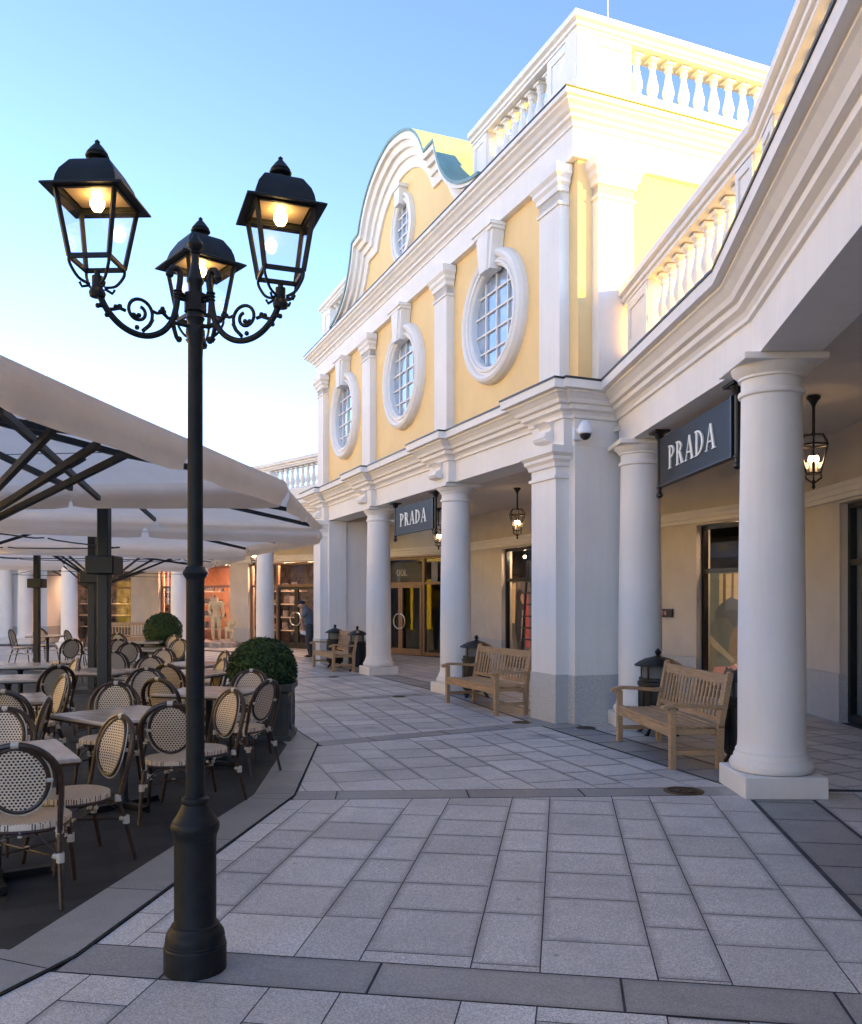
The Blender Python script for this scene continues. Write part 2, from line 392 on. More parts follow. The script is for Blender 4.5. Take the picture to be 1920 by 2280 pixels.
def lay(mb, poly, ang, widths, lmin, lmax, gap=.0065, z=.004, org=None, skip=0):
    if area(poly) < 0: poly = poly[::-1]
    if mb.e is None: mb.e = []
    o = org or poly[0]; ca, sa = cos(ang), sin(ang)
    loc = [((x-o[0])*ca+(y-o[1])*sa, -(x-o[0])*sa+(y-o[1])*ca) for x, y in poly]
    x0, x1 = min(p[0] for p in loc), max(p[0] for p in loc); y0, y1 = min(p[1] for p in loc), max(p[1] for p in loc)
    i = 0; y = 0
    while y > y0: i -= 1; y -= widths[i % len(widths)]
    while y < y1:
        w = widths[i % len(widths)]; x = x0-random.uniform(0, lmax)
        while x < x1:
            l = random.uniform(lmin, lmax)
            if random.random() < .06: l *= .5
            R = [(x+gap/2, y+gap/2), (x+l-gap/2, y+gap/2), (x+l-gap/2, y+w-gap/2), (x+gap/2, y+w-gap/2)]
            # extra inner ring so that edge distance can vary over the face
            q = R
            for k in range(len(loc)):
                q = clip(q, loc[k], loc[(k+1) % len(loc)])
                if len(q) < 3: break
            if len(q) >= 3 and abs(area(q)) > .004:
                c = min(.06, w/3, l/3)
                I = [(x+c, y+c), (x+l-c, y+c), (x+l-c, y+w-c), (x+c, y+w-c)]
                full = len(q) == 4 and abs(abs(area(q))-abs(area(R))) < 1e-5
                def out(p): return (o[0]+p[0]*ca-p[1]*sa, o[1]+p[0]*sa+p[1]*ca, z)
                if full:
                    mb.add([out(p) for p in R+I], [(0,1,5,4),(1,2,6,5),(2,3,7,6),(3,0,4,7),(4,5,6,7)])
                    mb.e += [0]*4+[c]*4
                else:
                    mb.add([out(p) for p in q], [tuple(range(len(q)))]); mb.e += [.05]*len(q)
            x += l
        y += w; i += 1
T = [(-3.4, -.4), (-1.64, 4.02), (-1.15, 7.35), (-1.30, 10.0), (-2.78, 13.8), (-5.0, 17.2), (-7.9, 20.0), (-11.3, 22.0), (-16, 23.4), (-30, 25)]
Cn = [(1.56, -1.1), CE, CD_, PP, CB, CA, PF, CD2, CE2, CG2]
pv = MB(); bands = MB()
def dirang(a, b): return atan2(b[1]-a[1], b[0]-a[0])
Tn = T[:9]+[(-30, 25)]
pairs = list(zip(T[:8]+[(-11.3, 22.0)], Cn[:9]))
pairs = [(T[i], Cn[i]) for i in range(7)]+[(T[7], CD2), (T[8], CE2), (T[9], (-30, 36))]
for i in range(len(pairs)-1):
    (a, c), (b, d) = pairs[i], pairs[i+1]
    poly = [a, c, d, b]
    hw = .165
    ds = [hw, .255, hw, .012]
    if area(poly) < 0: print('neg bay', i)
    q = inset(poly, ds)
    lay(pv, q, dirang(q[1], q[2]), [.31, .51], .42, .66, org=q[1])
    # radial slate band between the bays
for i in range(1, 9):
    a, c = Vector(pairs[i][0]), Vector(pairs[i][1]); d = (c-a).normalized(); nn = Vector((-d.y, d.x))*.16
    a2 = a-d*0; c2 = c-d*.0
    lay(bands, [tuple(a2-nn), tuple(c2-nn), tuple(c2+nn), tuple(a2+nn)], atan2(d.y, d.x), [.32], .8, 1.15, gap=.012, z=.0045, org=tuple(a2-nn))
for i in range(0, 7):     # strip under the column line
    a, c = Vector(pairs[i][1]), Vector(pairs[i+1][1]); d = (c-a).normalized(); nn = Vector((-d.y, d.x))
    lay(bands, [tuple(a-nn*.25), tuple(c-nn*.25), tuple(c+nn*.24), tuple(a+nn*.24)], atan2(d.y, d.x), [.48], .5, .8, gap=.012, z=.0040, org=tuple(a-nn*.25))
# floor under the arcades
back = [(3.9, -1.9), (4.75, 3.0), (5.45, 7.4), L2W(0, -3.9), L2W(4.3, -3.9), L2W(8.5, -3.9), L2W(12.6, -3.9), mirr((5.6, 7.4)), mirr((4.9, 3.0))]
for i in range(len(back)-1):
    a, b = Vector(pairs[i][1]), Vector(pairs[i+1][1]); c, d = Vector(back[i+1]), Vector(back[i])
    dd = (b-a).normalized(); nn = Vector((dd.y, -dd.x))*.27
    lay(pv, [tuple(a+nn), tuple(d), tuple(c), tuple(b+nn)], atan2(dd.y, dd.x), [.40], .38, .62, z=.0042, org=tuple(a+nn))
tag(pv.build('paving', M['slab']), kind='structure')
tag(bands.build('paving_band', M['slate']), kind='structure')
# terrace border, drain and dark terrace floor
Tb = T[:9]
kb = MB(); kb.e = []
for i in range(len(Tb)-1):
    a, b = Vector(Tb[i]), Vector(Tb[i+1])
    def off(j, o):
        p = Vector(T[j]); d0 = (p-Vector(T[j-1])).normalized() if j > 0 else (Vector(T[1])-p).normalized(); d1 = (Vector(T[j+1])-p).normalized()
        n0 = Vector((-d0.y, d0.x)); n1 = Vector((-d1.y, d1.x)); m_ = (n0+n1)/(1+n0.dot(n1)); return tuple(p+m_*o)
    q = [off(i, .012), off(i+1, .012), off(i+1, .345), off(i, .345)]
    lay(kb, q, dirang(q[0], q[1]), [.36], .8, 1.3, gap=.008, z=.0085, org=q[0])
tag(kb.build('terrace_border', M['kerbslab']), kind='structure')
dr = MB(); dr.sweep([Vector(p) for p in Tb], [(-.009, .006), (-.009, .0115), (.009, .0115), (.009, .006)])
tag(dr.build('drain_channel', M['drain']), kind='structure')
dr = MB()
for o in (.0095,): dr.sweep([Vector(p) for p in Tb], [(o, .006), (o, .0135), (o+.004, .0135), (o+.004, .006)])
tag(dr.build('drain_edging', M['drainrim']), kind='structure')
kb0 = MB(); tf = MB(); inner = [off(i, .35) for i in range(len(Tb))]
for i in range(len(inner)-1):
    a, b = inner[i], inner[i+1]
    q = [a, b, (-30, b[1]), (-30, a[1])]
    if i == 0:
        e0 = (-1.91, 4.30); e1 = (-30, 4.30+28.09*.28)
        lay(kb0, [a, b, e0, (-30, 4.32), (-30, a[1])], radians(-15), [.36], .8, 1.2, gap=.008, z=.0048)
        continue
    lay(tf, q, radians(25), [.30], .6, .62, gap=.006, z=.0052)
tag(tf.build('terrace_floor', M['terrace']), kind='structure')
tag(kb0.build('plaza_paving', M['kerbslab']), kind='structure')

# ------------------------------------------------------------------ shared architectural pieces
ENT = [(-.5, 3.71), (0, 3.71), (0, 4.07), (.035, 4.075), (.035, 4.115), (.06, 4.15), (.105, 4.17), (.115, 4.175), (.115, 4.235), (.165, 4.245), (.185, 4.29), (.24, 4.345), (.265, 4.36), (.265, 4.385), (.335, 4.39), (.335, 4.50), (-.5, 4.52)]
FLS = [(-.2, 4.522), (.348, 4.502), (.348, 4.526), (-.2, 4.546)]
def up(prof, dz, k=1): return [(o*k if o > 0 else o, z+dz) for o, z in prof]
BAL = [(.066, 0), (.066, .045), (.048, .05), (.048, .07), (.066, .10), (.083, .17), (.079, .22), (.055, .32), (.040, .41), (.037, .465), (.056, .485), (.056, .505), (.040, .515), (.048, .54), (.070, .56), (.070, .565)]
bm_ = MB(); bm_.box((-.075, -.075, 0), (.075, .075, .05)).lathe(BAL, z=.045, n=14).box((-.077, -.077, .605), (.077, .077, .645))
BALME = bm_.mesh('baluster', M['white'])
RAIL = lambda z: [(-.40, z), (-.05, z), (-.05, z+.04), (-.02, z+.05), (-.02, z+.10), (.03, z+.12), (.03, z+.20), (.0, z+.225), (-.37, z+.225)]
BASE = lambda z: [(-.40, z), (-.02, z), (-.02, z+.36), (-.05, z+.40), (-.38, z+.40)]
def pathpt(P, d):
    for i in range(len(P)-1):
        a, b = Vector(P[i]), Vector(P[i+1]); L = (b-a).length
        if d <= L or i == len(P)-2:
            t = (b-a).normalized(); return a+t*d, t
        d -= L
def balustrade(root, P, z, spec, world=False):
    """P path with outside on the left; spec: list of (start, end, kind) along the path"""
    MB().sweep(P, BASE(z)).build('balustrade_base', M['white'], root, world)
    MB().sweep(P, RAIL(z+1.06)).build('handrail', M['white'], root, world)
    off = root.location if world else Vector((0, 0, 0))
    for a, b, k in spec:
        if k == 'ped':
            pm = MB(); (p, t) = pathpt(P, a+1e-4); q, _ = pathpt(P, b-1e-4); nn = Vector((-t.y, t.x)); p = Vector(p); q = Vector(q)
            if (q-p).length > .05 and abs((q-p).normalized().dot(t)) > .999:
                f = lambda u, o, h: (*(p+t*u+nn*o), h); W = (q-p).length
                def pb(u0, u1, o0, o1, h0, h1):
                    pm.add([f(u0,o0,h0), f(u1,o0,h0), f(u1,o1,h0), f(u0,o1,h0), f(u0,o0,h1), f(u1,o0,h1), f(u1,o1,h1), f(u0,o1,h1)],
                           [(0,3,2,1),(4,5,6,7),(0,1,5,4),(1,2,6,5),(2,3,7,6),(3,0,4,7)])
                pb(0, W, -.36, -.075, z+.395, z+1.07)
                m_ = min(.12, W*.2); x = .018
                for (u0, u1, h0, h1) in ((0.01, m_, z+.41, z+1.05), (W-m_, W-.01, z+.41, z+1.05), (m_, W-m_, z+.41, z+.41+m_), (m_, W-m_, z+1.05-m_, z+1.05)):
                    pb(u0, u1, -.08, -.075+x, h0, h1)
                pm.build('pedestal', M['white'], root, world)
        else:
            n = max(1, int((b-a)/.262)); st = (b-a)/n
            for i in range(n):
                p, t = pathpt(P, a+st*(i+.5)); nn = Vector((-t.y, t.x)); p = p-nn*.21
                inst('baluster', BALME, root, Vector((p.x, p.y, z+.40))-off, atan2(t.y, t.x))
def column(root, x, y, rz, off, label=None):
    c = MB(); R = Matrix.Translation((x-off[0], y-off[1], 0)) @ Matrix.Rotation(rz, 4, 'Z')
    c.lathe([(.30, .335), (.30, .36), (.284, .385), (.279, .45), (.278, 1.2), (.270, 2.0), (.259, 2.8), (.249, 3.38), (.249, 3.40), (.272, 3.41), (.277, 3.43), (.272, 3.45), (.251, 3.46), (.251, 3.545), (.275, 3.55), (.275, 3.57), (.295, 3.59), (.325, 3.62), (.338, 3.655)], n=48)
    sh = c.build('column', M['white'], root, xf=R)
    b = MB(); b.bbox((-.345, -.345, 0), (.345, .345, .185), .007)
    b.lathe([(.31, .184), (.335, .195), (.348, .225), (.348, .25), (.335, .28), (.315, .293), (.315, .315), (.305, .336)], n=48)
    b.build('column_base', M['white'], sh, xf=R)
    b = MB(); b.bbox((-.35, -.35, 3.652), (.35, .35, 3.712), .006); b.build('abacus', M['white'], sh, xf=R)
    return sh
def shopwall(root, a, b, items, world=True, top=3.97, glow=None, lit=None, name='shop_wall'):
    """wall from a to b (outside on the left of a->b reversed: y>0 faces the plaza)"""
    a = Vector(a); b = Vector(b); d = (b-a); L = d.length; ang = atan2(d.y, d.x)
    X = Matrix.Translation((a.x-root.location.x, a.y-root.location.y, 0)) @ Matrix.Rotation(ang, 4, 'Z')
    if not world: X = Matrix.Translation((a.x, a.y, 0)) @ Matrix.Rotation(ang, 4, 'Z')
    w = MB(); dd = MB(); w.box((0, -.30, 2.96), (L, 0, top))
    for x0, x1, k, *r in items:
        if k == 'wall':
            w.box((x0, -.30, 0), (x1, -.012, 2.96))
            W = x1-x0; n = 1 if W < 1.3 else round(W/1.0)
            for i in range(n):
                u0 = x0+W*i/n+(.003 if i else 0); u1 = x0+W*(i+1)/n-(.003 if i < n-1 else 0)
                w.box((u0, -.02, .66), (u1, 0, 1.985)); w.box((u0, -.02, 1.993), (u1, 0, 2.958))
            MB().box((x0-.004, -.31, 0), (x1+.004, .012, .655)).build('granite_dado', M['granite'], root, xf=X)
    w.build(name, M['cream'], root, xf=X)
    MB().sweep([(L, 0), (0, 0)], [(-.01, 3.00), (-.05, 3.0), (-.05, 3.06), (-.08, 3.07), (-.08, 3.13), (-.11, 3.16), (-.11, 3.21), (-.01, 3.22)]).build('wall_moulding', M['white'], root, xf=X @ Matrix.Scale(1, 4))
    for x0, x1, k, *r in items:
        if k == 'wall': continue
        frm = r[0] if r else 'blackfrm'; y = -.16
        f = MB(); fw = .07
        f.box((x0+.002, y-.04, 0.01), (x0+fw, y+.05, 2.95)); f.box((x1-fw, y-.04, 0.01), (x1-.002, y+.05, 2.95)); f.box((x0+fw, y-.04, 2.88), (x1-fw, y+.05, 2.95))
        f.box((x0+fw, y-.035, 2.12), (x1-fw, y+.045, 2.20)); f.box((x0+fw, y-.04, .01), (x1-fw, y+.05, .12))
        wn_ = f.build('shop_window' if k == 'win' else 'shop_front', M[frm], root, xf=X)
        if k == 'win':
            gp = MB(); gp.box((x0+fw-.01, y-.004, .1), (x1-fw+.01, y+.004, 2.9)); gp.build('pane', M['shopglass'], wn_, xf=X)
        if k == 'door':     # side light + double leaf
            xs = r[1]; 
            for q in (xs[0], xs[2]): MB().box((q-.05, y-.045, .01), (q+.05, y+.055, 2.9)).build('mullion', M[frm], wn_, xf=X)
            gp = MB(); gp.box((x0+fw-.01, y-.004, .1), (x1-fw+.01, y+.004, 2.9)); gp.build('pane', M['shopglass'], wn_, xf=X)
            lf = r[2] if len(r) > 2 else frm
            for j, (p, q) in enumerate(((xs[0]+.05, xs[1]-.003), (xs[1]+.003, xs[2]-.05))):
                l = MB(); t_ = .085
                l.box((p, y+.01, .015), (p+t_, y+.075, 2.118)); l.box((q-t_, y+.01, .015), (q, y+.075, 2.118)); l.box((p+t_, y+.01, 2.03), (q-t_, y+.075, 2.118)); l.box((p+t_, y+.01, .015), (q-t_, y+.075, .2))
                ld = l.build('door', M[lf], wn_, xf=X)
                s_ = -1 if j == 0 else 1; cx = xs[1]+s_*.03
                hpts = [(cx+s_*.215*cos(th), y+.12, 1.02+.225*sin(th)) for th in [radians(-82+164*i/16) for i in range(17)]]
                h = MB(); h.tube(hpts, .020, 8); h.box((cx-.012+s_*.01, y+.07, 1.22), (cx+.012+s_*.01, y+.125, 1.26)); h.box((cx-.012+s_*.01, y+.07, .78), (cx+.012+s_*.01, y+.125, .82)); h.build('handle', M['steel'], ld, xf=X)
        if lit:
            e_ = MB(); nL = max(1, int((x1-x0)/1.1))
            for i in range(nL):
                cx = x0+(x1-x0)*(i+.5)/nL; e_.box((cx-.25, -.48, 2.93), (cx+.25, -.30, 2.97))
            e_.build('ceiling_light', M[lit], root, xf=X)
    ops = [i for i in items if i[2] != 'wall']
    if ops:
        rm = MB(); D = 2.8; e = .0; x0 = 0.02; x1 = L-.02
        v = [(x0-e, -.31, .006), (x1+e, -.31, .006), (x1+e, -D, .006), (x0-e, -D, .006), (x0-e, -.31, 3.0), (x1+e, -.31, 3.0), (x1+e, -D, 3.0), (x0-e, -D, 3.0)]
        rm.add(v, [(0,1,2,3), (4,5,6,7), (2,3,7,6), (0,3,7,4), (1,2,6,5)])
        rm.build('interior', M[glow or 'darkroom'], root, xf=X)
    return X

# ------------------------------------------------------------------ yellow main building
MBR = thing('main_building', 'yellow two-storey building with curved gable, round windows and roof balustrade', 'building', (K.x, K.y, 0), A0)
def ml(mb, name, mat, parent=MBR): return mb.build(name, M[mat], parent)
pil = [.5, 4.3, 8.5, 12.3]
# lower entablature with breaks over the supports
path = [(0, -1.2), (0, 0)]
for c in pil:
    h = .43
    for q in ((c-h, 0), (c-h, .13), (c+h, .13), (c+h, 0)): path.append(q)
path += [(12.8, 0), (12.8, -1.2)]
path = [(max(p[0], .0) if p[0] < .07 else min(p[0], 12.8), p[1]) for p in path]
path = [p for i, p in enumerate(path) if i == 0 or p != path[i-1]]
path = [(0, -1.2), (0, 0)] + [p for p in path[2:]]
ml(MB().sweep(path, ENT), 'lower_entablature', 'white'); ml(MB().sweep(path, FLS), 'lead_flashing', 'lead')
# piers with pilasters
for c, m_ in ((.5, 1), (12.3, -1)):
    e = c-m_*.5
    b = MB(); b.box((e+m_*.001, -.001, 0), (e+m_*1.0, -.46, 3.708)); b.box((e+m_*.003, -.455, 0), (e+m_*.92, -1.15, 3.706)); ml(b, 'corner_pier', 'white')
    p = MB(); p.box((c-.33, -.05, 0), (c+.33, .19, 3.30)); p.box((c-.30, -.05, 3.29), (c+.30, .17, 3.72)); q = ml(p, 'pilaster', 'white')
    cp = [(c-.33, 0), (c-.33, .19), (c+.33, .19), (c+.33, 0)]
    ml(MB().sweep(cp, [(-.02, 3.28), (.03, 3.29), (.03, 3.33), (0, 3.34), (0, 3.44), (.03, 3.45), (.04, 3.50), (.08, 3.54), (.08, 3.58), (.13, 3.62), (.13, 3.715), (-.02, 3.72)]), 'capital', 'white', q)
    s_ = MB(); s_.box((e-m_*.012, .012, -.0), (e+m_*1.012, -.47, .65)); s_.box((e-m_*.009, -.46, 0), (e+m_*.93, -1.16, .648)); s_.box((c-.342, -.04, 0), (c+.342, .202, .655)); ml(s_, 'granite_base', 'granite')
# free-standing columns, scrolled corbels
for c in (4.3, 8.5): column(MBR, c, -.2, 0, (0, 0))
for c in pil:
    b = MB(); b.box((c-.2, -.02, 3.722), (c+.2, .10, 3.78))
    sp = [(.08, 3.80), (.20, 3.80), (.27, 3.86), (.25, 3.92), (.19, 3.94), (.16, 3.99), (.20, 4.04), (.27, 4.07), (-.02, 4.07), (-.02, 3.77), (.06, 3.77)]
    n = len(sp)
    for x0, x1, dz in ((c-.16, c+.16, 0),): b.add([(x0, y, z) for y, z in sp]+[(x1, y, z) for y, z in sp], [tuple(range(n)), tuple(range(2*n-1, n-1, -1))]+[(k, n+k, n+(k+1) % n, (k+1) % n) for k in range(n)])
    b.tube([(c-.175, .20, 3.865), (c+.175, .20, 3.865)], .062, 14)
    ml(b, 'corbel', 'white')
# upper storey
WZ0, WZ1 = 4.5, 7.6; WC = 6.13; RO = .76
def holed(mb, x0, x1, z0, z1, cx, cz, ex, ez, y, n=64, depth=.2):
    import itertools
    angs = sorted([2*pi*k/n for k in range(n)]+[atan2(z-cz, x-cx) % (2*pi) for x in (x0, x1) for z in (z0, z1)])
    out_, in_ = [], []
    for a in angs:
        c, s_ = cos(a), sin(a); t_ = min(((x1-cx)/c if c > 1e-9 else (x0-cx)/c if c < -1e-9 else 1e9), ((z1-cz)/s_ if s_ > 1e-9 else (z0-cz)/s_ if s_ < -1e-9 else 1e9))
        out_.append((cx+c*t_, y, cz+s_*t_)); in_.append((cx+ex*c, y, cz+ez*s_))
    m_ = len(angs); bk = [(x, y-depth, z) for x, _, z in in_]
    mb.add(out_+in_+bk, [(k, (k+1) % m_, m_+(k+1) % m_, m_+k) for k in range(m_)]+[(m_+k, m_+(k+1) % m_, 2*m_+(k+1) % m_, 2*m_+k) for k in range(m_)])
def ringm(cx, cz, prof, n=64, ex=1, ez=1):
    mb = MB(); vs = []; L = len(prof)
    for k in range(n):
        a = 2*pi*k/n
        for r, y in prof: vs.append((cx+(r+ex)*cos(a), y, cz+(r+ez)*sin(a)))
    fs = [(k*L+i, ((k+1) % n)*L+i, ((k+1) % n)*L+i+1, k*L+i+1) for k in range(n) for i in range(L-1)]
    return mb.add(vs, fs, False)
wall = MB(); edges = [0, 4.4, 8.4, 12.8]
for i, c in enumerate((2.4, 6.4, 10.4)): holed(wall, edges[i], edges[i+1], WZ0, WZ1, c, WC, RO+.02, RO+.02, -.05)
wall.add([(0, -.05, 4.5), (0, -9, 4.5), (0, -9, 7.6), (0, -.05, 7.6)], [(0, 1, 2, 3)]); wall.add([(12.8, -.05, 4.5), (12.8, -9, 4.5), (12.8, -9, 7.6), (12.8, -.05, 7.6)], [(0, 1, 2, 3)])
wall.box((.0, -9, 4.5), (12.8, -9.2, 7.6))
ml(wall, 'upper_wall', 'yellow')
ml(MB().box((.12, -.5, 4.0), (12.7, -9, 4.48)), 'floor_slab', 'ceiling')
ml(MB().box((-.3, -.6, 3.93), (13.1, -4.3, 3.99)), 'arcade_ceiling', 'ceiling')
ml(MB().box((.2, -.3, 4.55), (12.6, -.9, 7.5)), 'dark_room', 'darkroom')
ml(MB().box((.25, -.3, 8.1), (12.6, -8.8, 8.2)), 'roof', 'lead')
def window(c, z, rx, rz, y, nv, nh, outer):
    f = ringm(c, z, outer, ex=rx, ez=rz).build('window_surround', M['white'], MBR)
    gp = MB(); n = 48; gp.add([(c+rx*1.05*cos(2*pi*k/n), y, z+rz*1.05*sin(2*pi*k/n)) for k in range(n)], [tuple(range(n))]); gp.build('pane', M['winglass'], f)
    mu = MB()
    for i in range(1, nv):
        x = -rx+2*rx*i/nv; h = rz*math.sqrt(max(0, 1-(x/rx)**2)); mu.box((c+x-.014, y+.002, z-h), (c+x+.014, y+.035, z+h))
    for i in range(1, nh):
        q = -rz+2*rz*i/nh; h = rx*math.sqrt(max(0, 1-(q/rz)**2)); mu.box((c-h, y+.004, z+q-.014), (c+h, y+.032, z+q+.014))
    mu.build('glazing_bars', M['white'], f)
    return f
OUT = [(0.0, -.14), (0, .02), (.02, .05), (.04, .055), (.05, .085), (.09, .085), (.11, .05), (.13, .05), (.15, .09), (.20, .115), (.245, .09), (.28, .03), (.29, -.05)]
for c in (2.4, 6.4, 10.4):
    f = window(c, WC, RO, RO, -.085, 4, 5, OUT)
    k = MB(); k.slabv([(c-.19, WC+.70), (c+.19, WC+.70), (c+.30, 7.40), (c-.30, 7.40)], -.04, .16)
    k.slabv([(c-.11, WC+.68), (c+.11, WC+.68), (c+.19, 7.402), (c-.19, 7.402)], .16, .195)
    k.box((c-.33, -.04, 7.40), (c+.33, .20, 7.455)); k.box((c-.35, -.04, 7.455), (c+.35, .23, 7.512)); k.build('keystone', M['white'], f)
for i, c in enumerate(pil):
    p = MB(); p.box((c-.275, -.06, 4.50), (c+.275, .10, 7.515)); p.box((c-.30, -.06, 4.52), (c+.30, .13, 4.66)); q = ml(p, 'pilaster', 'white')
    cp = [(c-.275, -.03), (c-.275, .10), (c+.275, .10), (c+.275, -.03)]
    CAP = [(-.02, 6.98), (.025, 6.99), (.025, 7.03), (0, 7.04), (0, 7.16), (.03, 7.17), (.035, 7.24), (.07, 7.28), (.07, 7.33), (.115, 7.38), (.115, 7.50), (-.02, 7.512)]
    ml(MB().sweep(cp, CAP), 'capital', 'white', q)
for y in (-.55, -4.3, -8.0):     # pilasters of the sunlit end wall
    p = MB(); p.box((.02, y-.28, 4.50), (-.15, y+.28, 7.515)); q = ml(p, 'pilaster', 'white')
    ml(MB().sweep([(-0.0, y-.28), (-.15, y-.28), (-.15, y+.28), (0.0, y+.28)], [(o, z) for o, z in CAP]), 'capital', 'white', q)
UP = [(-.45, 7.515), (.06, 7.515), (.06, 7.90), (.085, 7.905), (.085, 7.94), (.11, 7.97), (.155, 7.985), (.155, 8.03), (.20, 8.05), (.235, 8.09), (.29, 8.12), (.29, 8.15), (.335, 8.16), (.335, 8.225), (-.45, 8.24)]
pth = [(0, -9.2), (0, 0), (12.8, 0), (12.8, -9.2)]
ml(MB().sweep(pth, UP), 'upper_entablature', 'white')
ml(MB().sweep(pth, [(-.2, 8.238), (.345, 8.227), (.345, 8.248), (-.2, 8.26)]), 'lead_flashing', 'lead')
balustrade(MBR, [(0, -9.2), (0, -.02), (3.35, -.02)], 8.235, [(8.25, 9.13, 'ped'), (5.5, 8.2, 'b'), (4.6, 5.45, 'ped'), (1.85, 4.55, 'b'), (.95, 1.8, 'ped'), (9.24, 10.05, 'ped'), (10.1, 11.95, 'b'), (12.0, 12.5, 'ped')])
balustrade(MBR, [(10.1, -.02), (12.8, -.02), (12.8, -9.2)], 8.235, [(0.02, .5, 'ped'), (.55, 1.85, 'b'), (1.9, 2.68, 'ped'), (2.75, 3.6, 'ped'), (3.65, 6.4, 'b'), (6.45, 7.2, 'ped')])
# curved gable
def bez(p0, p1, p2, n): return [((1-t)**2*p0[0]+2*t*(1-t)*p1[0]+t*t*p2[0], (1-t)**2*p0[1]+2*t*(1-t)*p1[1]+t*t*p2[1]) for t in [i/n for i in range(n+1)]]
Oh = bez((4.15, 8.25), (2.72, 8.40), (2.36, 9.64), 12)+[(1.90, 9.66)]+bez((1.88, 9.70), (1.40, 10.62), (0, 10.72), 14)
Ih = bez((2.95, 8.25), (2.45, 8.60), (2.12, 9.20), 12)+[(1.58, 9.22)]+bez((1.56, 9.25), (1.10, 10.10), (0, 10.16), 14)
full = lambda H: [(6.4-x, z) for x, z in H]+[(6.4+x, z) for x, z in H[::-1][1:]]
Of, If = full(Oh), full(Ih)
gs = MB(); lv = [(0, -.42), (0, .33), (.22, .33), (.22, .26), (.42, .22), (.42, .15), (.66, .12), (.66, .07), (1.0, .03), (1.0, -.10)]
vs = [(a[0]+(b[0]-a[0])*f_, y, a[1]+(b[1]-a[1])*f_) for a, b in zip(Of, If) for f_, y in lv]; n = len(lv)
gs.add(vs, [(k*n+i, (k+1)*n+i, (k+1)*n+i+1, k*n+i+1) for k in range(len(Of)-1) for i in range(n-1)])
gb = ml(gs, 'gable_moulding', 'white')
gw = MB(); 
cx, cz = 6.4, 9.10; poly = [(x, z) for x, z in If]
# gable wall around its oval opening: ray-cast outwards to the outline
OL = poly+[(poly[-1][0], 8.22), (poly[0][0], 8.22)]
def ray(a):
    c, s_ = cos(a), sin(a); best = 1e9
    for i in range(len(OL)):
        (x1, z1), (x2, z2) = OL[i], OL[(i+1) % len(OL)]; dx, dz = x2-x1, z2-z1; den = c*dz-s_*dx
        if abs(den) < 1e-9: continue
        t_ = ((x1-cx)*dz-(z1-cz)*dx)/den; u_ = ((x1-cx)*s_-(z1-cz)*c)/den
        if t_ > 0 and -1e-6 <= u_ <= 1+1e-6: best = min(best, t_)
    return (cx+c*best, cz+s_*best)
angs = sorted([2*pi*k/96 for k in range(96)]+[atan2(z-cz, x-cx) % (2*pi) for x, z in OL])
o_ = [ray(a) for a in angs]; m_ = len(angs)
gw.add([(x, -.02, z) for x, z in o_]+[(cx+.41*cos(a), -.02, cz+.52*sin(a)) for a in angs]+[(cx+.41*cos(a), -.2, cz+.52*sin(a)) for a in angs],
       [(k, (k+1) % m_, m_+(k+1) % m_, m_+k) for k in range(m_)]+[(m_+k, m_+(k+1) % m_, 2*m_+(k+1) % m_, 2*m_+k) for k in range(m_)])
ml(gw, 'gable_wall', 'yellow')
gk = MB(); gk.slabv([(x, z-.02) for x, z in Of], -.22, -3.2); ml(gk, 'gable_back', 'yellow')
f = window(6.4, 9.10, .40, .51, -.05, 3, 5, [(0, -.18), (0, .03), (.02, .06), (.07, .06), (.09, .03), (.12, .08), (.17, .07), (.185, -.02)])
k = MB(); k.slabv([(6.29, 9.55), (6.51, 9.55), (6.56, 9.86), (6.24, 9.86)], -.03, .15); k.box((6.20, -.03, 9.86), (6.60, .18, 9.93)); k.build('keystone', M['white'], f)
rf = MB(); vs = []; 
for i, (x, z) in enumerate(Of):
    a = Of[max(i-1, 0)]; b = Of[min(i+1, len(Of)-1)]; dx, dz = b[0]-a[0], b[1]-a[1]; l = hypot(dx, dz); nx, nz = -dz/l, dx/l
    if nz < 0 and abs(nz) > .9: nx, nz = -nx, -nz
    vs += [(x, .36, z), (x+nx*.055, .36, z+nz*.055), (x+nx*.055, -3.3, z+nz*.055), (x, -3.3, z)]
rf.add(vs, [(k*4+i, (k+1)*4+i, (k+1)*4+(i+1) % 4, k*4+(i+1) % 4) for k in range(len(Of)-1) for i in range(4)]); rf.f.append((0, 1, 2, 3)); rf.sm.append(False)
ml(rf, 'curved_roof', 'copper')
for s_, n_ in ((5.35, -2.6), (.35, -.75)):
    zz = 10.3 if s_ > 1 else 9.5
    o = MB().tube([(s_, n_, zz-.6), (s_, n_, zz+1.15)], .009, 6); ml(o, 'lightning_rod', 'steel')
# ground-floor shop wall behind the columns
Xm = shopwall(MBR, (0, -3.9), (12.8, -3.9), [(0, .45, 'wall'), (.45, 2.3, 'win'), (2.3, 4.2, 'wall'), (4.2, 6.3, 'win'), (6.3, 7.3, 'wall'), (7.3, 9.7, 'win'), (9.7, 12.8, 'wall')], world=False, lit='dimglow')

